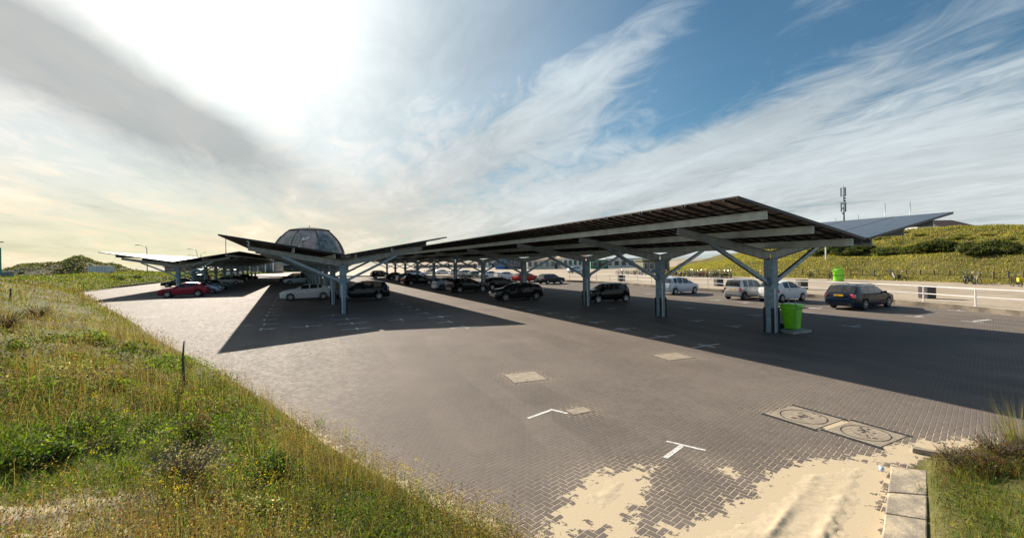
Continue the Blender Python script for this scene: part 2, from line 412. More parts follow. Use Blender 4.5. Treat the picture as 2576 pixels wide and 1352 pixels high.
# ---------------------------------------------------------------- pavement of herringbone pavers
def paver_mat(name, bricks, jointc, size=.105, ang=.74, sand=True, dull=1.0):
    m, t, b = newmat(name)
    co = t.node('ShaderNodeNewGeometry').outputs['Position']
    rx, ry, _z = t.sep(co)
    ca, sa = math.cos(ang)/size, math.sin(ang)/size
    big = t.noise(co, .35, 3, .5)
    wob = t.math('MULTIPLY', t.math('SUBTRACT', t.noise(co, 1.3, 2, .5), .5), .25)
    u = t.math('ADD', t.math('ADD', t.math('MULTIPLY', rx, ca), t.math('MULTIPLY', ry, sa)), wob)
    v = t.math('SUBTRACT', t.math('MULTIPLY', ry, ca), t.math('MULTIPLY', rx, sa))
    v = t.math('ADD', v, wob)
    iu, iv = t.math('FLOOR', u), t.math('FLOOR', v)
    fu, fv = t.math('SUBTRACT', u, iu), t.math('SUBTRACT', v, iv)
    kk = t.math('FLOORED_MODULO', t.math('SUBTRACT', iu, iv), 4.0)
    eq = lambda q: t.math('COMPARE', kk, float(q), .1)
    k0, k1, k2, k3 = eq(0), eq(1), eq(2), eq(3)
    inv = lambda q: t.math('SUBTRACT', 1.0, q)
    big_ = 5.0
    # distance to the four cell sides, pushed away where two cells are the same brick
    dl = t.math('ADD', fu, t.math('MULTIPLY', k1, big_)); dr = t.math('ADD', inv(fu), t.math('MULTIPLY', k0, big_))
    db = t.math('ADD', fv, t.math('MULTIPLY', k2, big_)); dt = t.math('ADD', inv(fv), t.math('MULTIPLY', k3, big_))
    dist = t.math('MINIMUM', t.math('MINIMUM', dl, dr), t.math('MINIMUM', db, dt))
    idx = t.math('SUBTRACT', iu, k1); idy = t.math('SUBTRACT', iv, k2)
    wn = t.node('ShaderNodeTexWhiteNoise', noise_dimensions='2D'); t.l.new(t.comb(idx, idy, 0), wn.inputs['Vector'])
    rnd = wn.outputs['Value']
    fine = t.noise(co, 26, 4, .65)
    joint = inv(t.ss(.018, .062, t.math('ADD', dist, t.math('MULTIPLY', t.math('SUBTRACT', fine, .5), .05))))
    c = t.mix(rnd, bricks[0], bricks[1])
    c = t.mix(t.math('MULTIPLY', t.ss(.4, .75, t.noise(co, .22, 6, .62)), .65), c, bricks[2])
    c = t.mix(t.math('MULTIPLY', t.ss(.45, .85, fine), .30), c, (.30,.25,.19))
    # light traces of blown sand, worn patches
    c = t.mix(t.math('MULTIPLY', t.ss(.5, .8, t.noise(co, .9, 6, .7)), .14), c, (.36,.30,.22))
    # dark stains
    vo = t.ss(.62, .80, t.noise(co, .55, 4, .6))
    c = t.mix(t.math('MULTIPLY', vo, .35), c, (.05,.045,.043))
    fl = t.math('MULTIPLY', t.ss(.735, .775, t.noise(co, 2.6, 3, .6)), .55); c = t.mix(fl, c, (.44,.36,.25))
    # faint darker wheel tracks along the lanes, oil drips
    lane = t.math('ADD', t.math('MULTIPLY', rx, .92), t.math('MULTIPLY', ry, .40))
    lane = t.math('ADD', lane, t.math('MULTIPLY', t.noise(co, .12, 3, .5), 3.0))
    tr = t.ss(.25, .42, t.math('PINGPONG', lane, .9)); tr = t.math('MULTIPLY', tr, t.ss(.4, .65, t.noise(co, .16, 4, .6)))
    c = t.mix(t.math('MULTIPLY', tr, .36), c, (.075,.066,.060))
    oil = t.ss(.70, .78, t.noise(co, 1.1, 3, .55)); c = t.mix(t.math('MULTIPLY', oil, .6), c, (.045,.04,.038))
    if sand:
        sa_ = t.node('ShaderNodeAttribute', attribute_name='sand').outputs['Fac']
        js = t.math('MULTIPLY_ADD', t.ss(-.19, .12, sa_), .50, t.math('MULTIPLY_ADD', t.ss(.35, .7, t.noise(co, .5, 4, .6)), .25, .18))
    else: js = .6
    c = t.mix(t.math('MULTIPLY', joint, js), c, jointc)
    h = t.math('MULTIPLY_ADD', rnd, .35, t.math('MULTIPLY', t.ss(.02, .14, dist), 1.0))
    if sand:
        at_ = t.node('ShaderNodeAttribute', attribute_name='sand').outputs['Fac']
        lv = t.math('ADD', at_, t.math('MULTIPLY', t.math('SUBTRACT', t.noise(co, 3.5, 6, .65), .5), .85))
        lv = t.math('ADD', lv, t.math('MULTIPLY', t.math('SUBTRACT', t.noise(co, 14, 3, .6), .5), .25))
        top = t.math('MULTIPLY', t.math('MULTIPLY_ADD', rnd, .22, .34), inv(t.math('MULTIPLY', joint, .95)))
        sf = t.ss(.0, .05, t.math('SUBTRACT', lv, t.math('ADD', top, .10)))
        sc = t.mix(t.noise(co, 40, 3, .6), (.45,.36,.235), (.61,.505,.35))
        c = t.mix(sf, c, sc)
        h = t.math('MULTIPLY', h, inv(sf))
    t.l.new(c, b.inputs['Base Color'])
    t.put(b.inputs['Roughness'], t.math('MULTIPLY_ADD', rnd, .12, .70))
    b.inputs['Specular IOR Level'].default_value = .085
    t.l.new(t.bump(t.math('ADD', h, t.math('MULTIPLY', fine, .35)), .55, .006), b.inputs['Normal'])
    return m
M['pavers'] = paver_mat('dark_red_pavers', ((.138,.113,.099),(.164,.137,.121),(.210,.180,.157)), (.34,.29,.22), .086)
M['promenade'] = paver_mat('beige_pavers', ((.42,.34,.25),(.50,.41,.31),(.46,.39,.30)), (.34,.28,.21), .2, .5, sand=False)

def pxpoly(pts, z=0.0): return [tuple(at(a, b, z)[:2]) for a, b in pts]
SANDS = [pxpoly(p) for p in (
    [(1640,1420),(1664,1340),(1834,1283),(1923,1222),(1988,1173),(2069,1157),(2162,1151),(2212,1178),(2240,1170),(2215,1352),(2200,1420)],
    [(1440,1232),(1502,1194),(1607,1177),(1625,1214),(1608,1262),(1575,1290),(1606,1352),(1620,1420),(1540,1420),(1540,1345),(1520,1320),(1480,1318),(1420,1350),(1370,1400),(1361,1352),(1400,1315),(1455,1280)],
    [(690,1012),(830,1100),(880,1140),(980,1190),(1069,1233),(1162,1259),(1247,1303),(1300,1345),(1330,1420),(1210,1420),(1150,1330),(1000,1240),(820,1130),(680,1020)],
    [(2187,1153),(2251,1128),(2336,1108),(2413,1104),(2514,1120),(2570,1115),(2700,1140),(2523,1150),(2332,1155),(2239,1168)],
    [(1794,1170),(1830,1176),(1879,1206),(1860,1208),(1805,1182)],
    [(1540,1196),(1610,1172),(1660,1168),(1650,1180),(1600,1195)],
    [(1933,1037),(1996,1022),(2284,1097),(2215,1122)],
    [(1270,941),(1338,934),(1377,953),(1300,962)], [(1650,893),(1701,886),(1737,900),(1682,904)],
    [(1420,1030),(1455,1022),(1492,1033),(1450,1040)])]
def sand_field(x, y):
    d = np.full(np.shape(x), 9.0)
    for i, P in enumerate(SANDS):
        k = sdpoly(P, x, y)
        if i >= 6: k = k*1.6+.12
        if i in (4, 5): k = k*1.2+.1
        if i == 2: k = k*1.3+.14
        d = np.minimum(d, k)
    L = .5 - d/1.0
    L = np.where(L < 0, L*.35, L)
    return np.clip(L + .10, -.2, 1.0)
def build_lot():
    gx = np.arange(-7, 13.01, .06); gy = np.arange(3.0, 17.01, .06)
    X, Y = np.meshgrid(gx, gy); nx, ny = len(gx), len(gy)
    sandv = sand_field(X, Y).ravel()
    V = np.stack([X.ravel(), Y.ravel(), np.zeros(X.size)], 1)
    i = np.arange(ny-1)[:, None]*nx + np.arange(nx-1)[None, :]
    Q = np.stack([i, i+1, i+nx+1, i+nx], -1).reshape(-1, 4)
    n0 = len(V); x0, x1, y0, y1 = gx[0], gx[-1], gy[0], gy[-1]
    ex = [(-130,-30),(80,-30),(80,y0),(-130,y0),(x0,y0),(x0,y1),(-130,y1),(x1,y0),(x1,y1),(80,y1),(80,170),(-130,170)]
    V = np.concatenate([V, np.array([(a, b, 0) for a, b in ex])])
    sandv = np.concatenate([sandv, np.zeros(len(ex))])
    q = [(0,1,2,3),(3,4,5,6),(7,2,9,8),(6,9,10,11)]
    Q = np.concatenate([Q, np.array(q)+n0])
    o = mesh_np('parking_lot', V, Q, mat=M['pavers'], attrs={'sand': sandv})
    tag(o, kind='structure')
build_lot()
g = MB(); g.quad((-4000,-400,-.25),(4000,-400,-.25),(4000,6000,-.25),(-4000,6000,-.25))
tag(g.build('ground', mat('sandy_ground', (.26,.23,.17), .95, 0, .2, .02)), kind='structure')

# loose sand, a real layer that dips under the pavers at its rim
def sand_mat():
    m, t, b = newmat('loose_sand')
    co = t.node('ShaderNodeNewGeometry').outputs['Position']
    n = t.noise(co, 9, 6, .65); f = t.noise(co, 70, 3, .6)
    c = t.mix(n, (.46,.37,.245), (.63,.525,.37)); c = t.mix(t.math('MULTIPLY', f, .25), c, (.36,.28,.19))
    t.l.new(c, b.inputs['Base Color']); b.inputs['Roughness'].default_value = .95; b.inputs['Specular IOR Level'].default_value = .15
    t.l.new(t.bump(t.math('ADD', n, t.math('MULTIPLY', f, .3)), .5, .02), b.inputs['Normal'])
    return m
M['sand'] = sand_mat()
def build_sand():
    gx = np.arange(-6, 12.5, .025); gy = np.arange(4.2, 12.0, .025)
    X, Y = np.meshgrid(gx, gy)
    d = np.full(X.shape, 9.0)
    for i in (0, 1, 2, 3): d = np.minimum(d, sdpoly(SANDS[i], X, Y)+(.10 if i == 2 else 0))
    core = -d - .27 + (fbm(X*2.2, Y*2.2, 4)-.5)*.35 + (fbm(X*9, Y*9, 3)-.5)*.16
    z = np.clip(core, -.4, .9)*.075
    z = np.where(z > .02, .02+(z-.02)*.6, z)
    # wheel track and trodden footprints in the large patch (axis runs along the concrete edge)
    ax, ay = at(1985, 1352)[:2]; bx, by = at(2110, 1165)[:2]
    L = math.hypot(bx-ax, by-ay); ux, uy = (bx-ax)/L, (by-ay)/L
    s = (X-ax)*uy-(Y-ay)*ux; al = (X-ax)*ux+(Y-ay)*uy
    on = sstep(.0, .03, z)
    tr = np.exp(-((s-.04)/.17)**4)
    z = z - on*tr*.024 + on*.026*(np.exp(-((s+.17)/.04)**2)+np.exp(-((s-.25)/.04)**2))
    z = z + on*tr*.004*np.sin(al*70)
    for _ in range(75):
        q = random.uniform(.32, 1.0); w = random.uniform(-.5, 2.4)
        fx, fy = ax+ux*w+uy*q, ay+uy*w-ux*q; an = random.uniform(0, PI); ca, sa = math.cos(an), math.sin(an)
        ex = ((X-fx)*ca+(Y-fy)*sa)/.085; ey = (-(X-fx)*sa+(Y-fy)*ca)/.05; r = ex*ex+ey*ey
        z = z + on*(-.055*np.exp(-r*1.5)+.020*np.exp(-((np.sqrt(r)-1.4)/.4)**2))
    z = z + on*(fbm(X*14, Y*14, 3)-.5)*.008 + on*(fbm(X*5, Y*11, 3)-.5)*.016
    keep = (z > -.006); nx = len(gx)
    kq = keep[:-1,:-1] & keep[1:,:-1] & keep[:-1,1:] & keep[1:,1:]
    i = np.arange(len(gy)-1)[:, None]*nx + np.arange(nx-1)[None, :]
    Q = np.stack([i, i+1, i+nx+1, i+nx], -1)[kq]
    used = np.unique(Q); rm = np.zeros(X.size, int); rm[used] = np.arange(len(used))
    V = np.stack([X.ravel(), Y.ravel(), z.ravel()], 1)[used]
    o = mesh_np('sand', V, rm[Q], mat=M['sand'], smooth=True)
    tag(o, 'pale loose sand blown over the paving near the concrete edge', 'sand', kind='stuff')
build_sand()

# ---------------------------------------------------------------- promenade, kerbs
KERB = [(60,4),(36,16.3)]+[tuple(at(*p)[:2]) for p in ((2576,796),(2420,780),(2252,764),(2050,749),(1900,740),(1816,735),(1760,731),(1640,722),(1577,716.5),(1486,711),(1427,708.5),(1330,702),(1200,697),(1050,695),(850,696),(680,696.5))]+[(-130,175)]
def offset(P, d):
    out = []
    for i, p in enumerate(P):
        a = P[max(i-1,0)]; b = P[min(i+1,len(P)-1)]
        dx, dy = b[0]-a[0], b[1]-a[1]; l = math.hypot(dx, dy)
        out.append((p[0]+dy/l*d, p[1]-dx/l*d))
    return out
KI = offset(KERB, .16)
PZ = .27
mb = MB()
poly = KI + [(-130,420),(300,420),(300,-20)]
mb.add([(x,y,PZ) for x, y in poly], [tuple(range(len(poly)-1,-1,-1))])
pr = mb.build('promenade', M['promenade']); tag(pr, kind='structure')
bm = bmesh.new(); bm.from_mesh(pr.data); bmesh.ops.triangulate(bm, faces=bm.faces[:], ngon_method='EAR_CLIP')
for f in bm.faces:
    if f.normal.z < 0: f.normal_flip()
bm.to_mesh(pr.data); bm.free()
mb = MB()
for i in range(len(KERB)-1):
    a, b = KERB[i], KERB[i+1]; c, d = KI[i+1], KI[i]
    mb.add([(a[0],a[1],-.05),(b[0],b[1],-.05),(b[0],b[1],PZ+.004),(a[0],a[1],PZ+.004),(c[0],c[1],PZ+.004),(d[0],d[1],PZ+.004),(c[0],c[1],-.05),(d[0],d[1],-.05)],
           [(0,3,2,1),(3,5,4,2),(5,7,6,4)])
M['kerb'] = mat('kerb_stone', (.20,.165,.125), .9, 0, .25, .9, bump=.2)
tag(mb.build('kerb', M['kerb']), kind='structure')

# ---------------------------------------------------------------- dunes
EDGE = [(1.4,-6),(1.2,2.0)]+offset([tuple(at(*q)[:2]) for q in ((1420,1420),(1285,1345),(1200,1305),(1100,1256),(960,1180),(830,1105),(700,1010),(540,922),(400,850),(330,802),(205,736),(322,721),(401,712),(600,698))], -.12)+[(-130,240)]
def dune_z(x, y):
    s = sdline(EDGE, x, y)
    hmax = 2.3 - .5*sstep(55, 95, y)
    z = hmax*(1-np.exp(-np.maximum(s,0)/5.2))
    b = sstep(.2, 3.0, s)
    z = z + b*((fbm(x*.16+3, y*.16, 3)-.5)*1.0 + (fbm(x*.7, y*.7, 3)-.5)*.5 + (fbm(x*2.1, y*2.1+7, 3)-.5)*.30*(1-sstep(14,30,y)))
    z = z - 1.2*sstep(20, 45, s)
    return np.where(s < .12, np.maximum(s, -1.5)*.35-.012, np.maximum(z, .03))
def ray_dune(px, py):
    a, b = lev(px, py); d = 1.5
    while d < 120:
        if CH-b*d < float(dune_z(np.array([a*d]), np.array([d]))[0]): break
        d += .04
    return Vector((a*d, d, CH-b*d))
def soil_mat(name, c1, c2, c3):
    m, t, b = newmat(name)
    co = t.node('ShaderNodeNewGeometry').outputs['Position']
    n = t.noise(co, .8, 6, .62); f = t.noise(co, 12, 5, .65)
    c = t.mix(t.ss(.35,.65,n), c1, c2); c = t.mix(t.math('MULTIPLY', t.ss(.4,.7,f), .6), c, c3)
    t.l.new(c, b.inputs['Base Color']); b.inputs['Roughness'].default_value = .95; b.inputs['Specular IOR Level'].default_value = .1
    t.l.new(t.bump(f, .8, .05), b.inputs['Normal'])
    return m
M['soil'] = soil_mat('dune_soil', (.09,.10,.028), (.16,.145,.05), (.20,.17,.08))
def grid_obj(name, gx, gy, zf, m, kind='structure', cond=None):
    X, Y = np.meshgrid(gx, gy); Z = zf(X, Y); nx = len(gx)
    i = np.arange(len(gy)-1)[:, None]*nx + np.arange(nx-1)[None, :]
    Q = np.stack([i, i+1, i+nx+1, i+nx], -1).reshape(-1, 4)
    if cond is not None:
        k = cond(X, Y); kq = (k[:-1,:-1] | k[1:,:-1] | k[:-1,1:] | k[1:,1:]).ravel(); Q = Q[kq]
    o = mesh_np(name, np.stack([X.ravel(), Y.ravel(), Z.ravel()], 1), Q, mat=m, smooth=True)
    return tag(o, kind=kind)
def nonuni(a, b, c, fine, coarse):
    """coordinates from a to b, fine spacing near c growing outward"""
    out = [c]; s = fine
    while out[-1] < b: out.append(out[-1]+s); s = min(coarse, s*1.06)
    lo = [c]; s = fine
    while lo[-1] > a: lo.append(lo[-1]-s); s = min(coarse, s*1.06)
    return np.array(lo[:0:-1]+out)
grid_obj('dune', nonuni(-150, 2.2, -2, .12, 2.0), nonuni(-6, 200, 6, .12, 2.0), dune_z, M['soil'], cond=lambda X, Y: sdline(EDGE, X, Y) > -.6)

# right dune behind the promenade
RB = [tuple(at(*p, PZ)[:2]) for p in ((2900,738),(2576,717),(2350,709),(2126,702),(1900,697),(1690,693),(1640,688))]
RB = [(90,20)]+RB+[(45,130),(60,160)]
def rdune_z(x, y):
    s = -sdline(RB, x, y)
    s = s + (fbm(x*.12, y*.12, 3)-.5)*5*sstep(1, 8, s)
    z = PZ-.06 + 2.6*sstep(0, 9, s) + .5*sstep(9, 14, s) + 3.9*sstep(12, 30, s)
    br = np.arctan2(x, y)
    z = z + sstep(2, 10, s)*((fbm(x*.18, y*.18, 4)-.5)*1.7)
    tap = sstep(.30, .62, br)*.75+.25
    z = (z-PZ)*tap + PZ
    return np.where(s < 0, PZ-.1, z)
M['soil2'] = soil_mat('dune_turf', (.10,.095,.03), (.17,.145,.045), (.22,.18,.08))
grid_obj('dune', np.arange(10, 170, .9), np.arange(18, 175, .9), rdune_z, M['soil2'], cond=lambda X, Y: -sdline(RB, X, Y) > -.6)
# far left dune
def fdune_z(x, y):
    px = CX + x/y*F
    top = np.interp(px, [-400,-150,0,20,55,100,150,175,185,205,240,300,330,420], [3.0,3.4,2.6,3.2,5.0,5.3,5.4,7.2,8.0,8.0,5.6,4.0,2.0,.3])
    top = top*sstep(128, 150, y)*(1-.5*sstep(175, 215, y))
    return top*(.8+.25*fbm(x*.05, y*.05, 3)) + sstep(130,150,y)*(fbm(x*.22, y*.22, 3)-.5)*1.6 - .3
M['soil3'] = soil_mat('far_dune_scrub', (.050,.055,.028), (.095,.09,.05), (.15,.135,.08))
grid_obj('dune', np.arange(-260, -85, 1.6), np.arange(122, 225, 1.6), fdune_z, M['soil3'])
# left kerb along the grass bank
mb = MB(); kl = [tuple(at(*p)[:2]) for p in ((198,735),(250,728.5),(322,720.6),(401,711.5),(500,703),(600,697.5))]; ko = offset(kl, -.35)
for i in range(len(kl)-1):
    a, b, c, d = kl[i], kl[i+1], ko[i+1], ko[i]
    mb.add([(a[0],a[1],-.05),(b[0],b[1],-.05),(b[0],b[1],.32),(a[0],a[1],.32),(c[0],c[1],.32),(d[0],d[1],.32),(c[0],c[1],-.05),(d[0],d[1],-.05)],
           [(0,1,2,3),(3,2,4,5),(5,4,6,7)])
tag(mb.build('kerb', mat('dark_kerb', (.10,.09,.075), .9)), kind='structure')
# ---------------------------------------------------------------- solar carports
def panel_mat():
    m, t, b = newmat('solar_glass')
    co = t.node('ShaderNodeTexCoord').outputs['Object']
    x, y, z = t.sep(co)
    lx = t.math('PINGPONG', t.math('MULTIPLY', x, 1/.16), .5); ly = t.math('PINGPONG', t.math('MULTIPLY', y, 1/.16), .5)
    ln = t.math('LESS_THAN', t.math('MINIMUM', lx, ly), .03)
    c = t.mix(t.noise(co, 1.2, 3), (.012,.016,.03), (.022,.028,.048)); c = t.mix(t.math('MULTIPLY', ln, .35), c, (.15,.17,.2))
    t.l.new(c, b.inputs['Base Color']); b.inputs['Roughness'].default_value = .22; b.inputs['Specular IOR Level'].default_value = .32
    return m
M['panel'] = panel_mat()
M['backsheet'] = mat('panel_back', (.20,.165,.14), .5, 0, .2, 2.0)
M['frame'] = mat('panel_frame', (.03,.03,.032), .45, .5)
M['rafter'] = mat('galvanised_rafter', (.27,.31,.31), .5, .3, .12, 3)
M['clip'] = mat('pale_gap_speck', (.55,.55,.53), .35, .6)  # pale colour standing in for daylight seen through gaps between modules
H_T, H_V, H_C = 4.93, 3.775, 3.29
def carport(label, V, th, w, cols, length, pitch=2.0):
    root = empty('solar_carport', (V[0], V[1], 0), th, label, 'carport')
    zp = lambda x: H_V + (H_T-H_V)*abs(x)/w
    sl = math.atan2(H_T-H_V, w)
    # panels: one strip of modules per piece
    n = int(length/pitch); first = {}
    for sx in (-1, 1):
        for k in range(n):
            if sx not in first:
                mb = MB(); x0 = .10; L = (w-x0)/math.cos(sl); nm = 6; q = pitch/2-.028
                for j in range(nm):
                    a = j*L/nm+.006; b = (j+1)*L/nm-.006
                    vs = [(sx*a,-q,0),(sx*b,-q,0),(sx*b,q,0),(sx*a,q,0),(sx*a,-q,.04),(sx*b,-q,.04),(sx*b,q,.04),(sx*a,q,.04)]
                    fs = [(3,2,1,0),(4,5,6,7),(0,1,5,4),(1,2,6,5),(2,3,7,6),(3,0,4,7)]
                    if sx < 0: fs = [f[::-1] for f in fs]
                    n0 = len(mb.f); mb.add(vs, fs, 2); mb.m[n0] = 1; mb.m[n0+1] = 0
                for yy in (-q+.03, q-.03, 0, -.5, .5):
                    mb.bar((sx*.02,yy,-.026),(sx*(L-.02),yy,-.026), .05 if yy else .03, .05, mi=2)
                for j in range(1, nm): mb.bar((sx*j*L/nm,-q+.06,-.016),(sx*j*L/nm,q-.06,-.016), .05, .03, mi=2)
                rr = random.Random(3)
                for j in range(nm):
                    for yy in (-.45,.45): mb.box((sx*((j+.5)*L/nm+rr.uniform(-.1,.1)), yy+rr.uniform(-.1,.1), -.018), (.11,.20,.034), mi=3 if rr.random() < .55 else 2)  # pale boxes imitate specks of daylight in the gaps
                mb.tube([(sx*.2,-.5,-.05),(sx*L*.5,-.53,-.075),(sx*L*.95,-.5,-.05)], .015, 5, mi=2)
                o = mb.build('solar_panel', [M['panel'], M['backsheet'], M['frame'], M['clip']], root); first[sx] = o
            else:
                o = first[sx].copy(); COL.objects.link(o)
            o.location = (sx*.10, pitch*(k+.5), H_V + (H_T-H_V)*.10/w); o.rotation_euler = (0, -sx*sl, 0)
    Lr = n*pitch
    # purlins
    for sx in (-1, 1):
        for fr in (.78, .43, .09):
            x = sx*fr*w; z1 = zp(x)-.075; h = .25
            mb = MB()
            mb.box((x, Lr/2, z1-h/2), (.02, Lr-.3, h))
            for zz, ww in ((z1-.012,.09),(z1-h+.012,.09),(z1-h*.36,.045),(z1-h*.64,.045)):
                mb.box((x+sx*(ww/2+.0102), Lr/2, zz), (ww, Lr-.3-.01, .022))
            mb.build('purlin', M['purlin'], root)
    mb = MB(); mb.box((0, Lr/2, H_V-.15), (.50, Lr-.1, .02)); mb.box((-.261, Lr/2, H_V-.09), (.02, Lr-.1, .14)); mb.box((.261, Lr/2, H_V-.09), (.02, Lr-.1, .14))
    mb.build('gutter', M['steel_dark'], root)
    # frames
    proto = None
    for yc in cols:
        if proto is None:
            c = MB(); a = .20; ch = .035
            pts = [(-a+ch,-a),(a-ch,-a),(a,-a+ch),(a,a-ch),(a-ch,a),(-a+ch,a),(-a,a-ch),(-a,-a+ch)]
            c.prism(pts, 0, H_C-.17)
            col = c.build('column', M['column'], root)
            s = MB()
            for x in (-1, 1):
                for y in (-1, 1):
                    s.box((x*.207, y*.172, .54), (.022, .10, 1.06)); s.box((x*.172, y*.207, .54), (.10, .022, 1.06))
            s.build('guard', M['guard'], col)
            s = MB(); s.box((-.10, -.218, .95), (.085, .03, 1.85)); s.build('cable_cover', M['purlin'], col)
            s = MB(); s.box((0, 0, .012), (.62, .58, .024))
            for x in (-.26,.26):
                for y in (-.24,.24): s.lathe([(.025,.024),(.025,.06)], (x,y,0), 6)
            s.build('base_plate', M['steel_dark'], col)
            parts = [col]
            s = MB(); s.box((0,0,H_C-.15), (.5,.5,.03)); parts.append(s.build('cap_plate', M['steel_dark'], root))
            for sx in (-1, 1):
                s = MB(); xe = .80*w; zt0 = zp(0)-.335; zt1 = zp(xe)-.335
                for off, ww, hh in ((0,.02,None),(1,.16,.022),(-1,.16,.022)):
                    d0, d1 = .40, .26
                    if off == 0: s.bar((sx*.04,0,zt0-d0/2),(sx*xe,0,zt1-d1/2), ww, d0-.05, w2=ww, h2=d1-.05)
                    elif off == 1: s.bar((sx*.04,0,zt0-.012),(sx*xe,0,zt1-.012), ww, hh)
                    else: s.bar((sx*.04,0,zt0-d0+.012),(sx*xe,0,zt1-d1+.012), ww, hh)
                parts.append(s.build('rafter', M['rafter'], root))
                s = MB(); xb = .53*w; zb = zp(xb)-.335-.32
                s.bar((sx*.19,0,2.12),(sx*xb,0,zb), .13, .15); s.bar((sx*.2,0,2.12),(sx*.32,0,2.2), .17, .26)
                parts.append(s.build('brace', M['steel'], root))
            for p in parts: p.location = (0, yc, 0)
            proto = parts
        else:
            for p in proto:
                q = copy_tree(p); q.location = (0, yc, 0)
    return root
def by_bearing(V, th, pxs, y=700):
    out = []
    for p in pxs:
        k = lev(p, y)[0]; out.append((V[0]-k*V[1])/(math.sin(th)+k*math.cos(th)))
    return out
VM, TM = (-10.23, 26.73), .4805
VR, TR = (12.49, 15.23), .448
VL, TL = (-38.87, 49.74), .4212
cR = by_bearing(VR, TR, (1939,1661,1475,1318,1216,1146,1092,1051,1020,995,974)); print('R cols', [round(c,1) for c in cR])
carport('long grey V-roofed solar carport nearest, with a green bin at its first column', VR, TR, 6.68, cR, 100)
cM = [1.6+7.0*i for i in range(13)]
carport('middle V-roofed solar carport with the pale hatchback and dark van under its near end', VM, TM, 6.56, cM, cM[-1]+3.5)
cL = [2.05+7.0*i for i in range(11)]
carport('farthest left V-roofed solar carport sheltering the red crossover', VL, TL, 6.56, cL, cL[-1]+3.5)

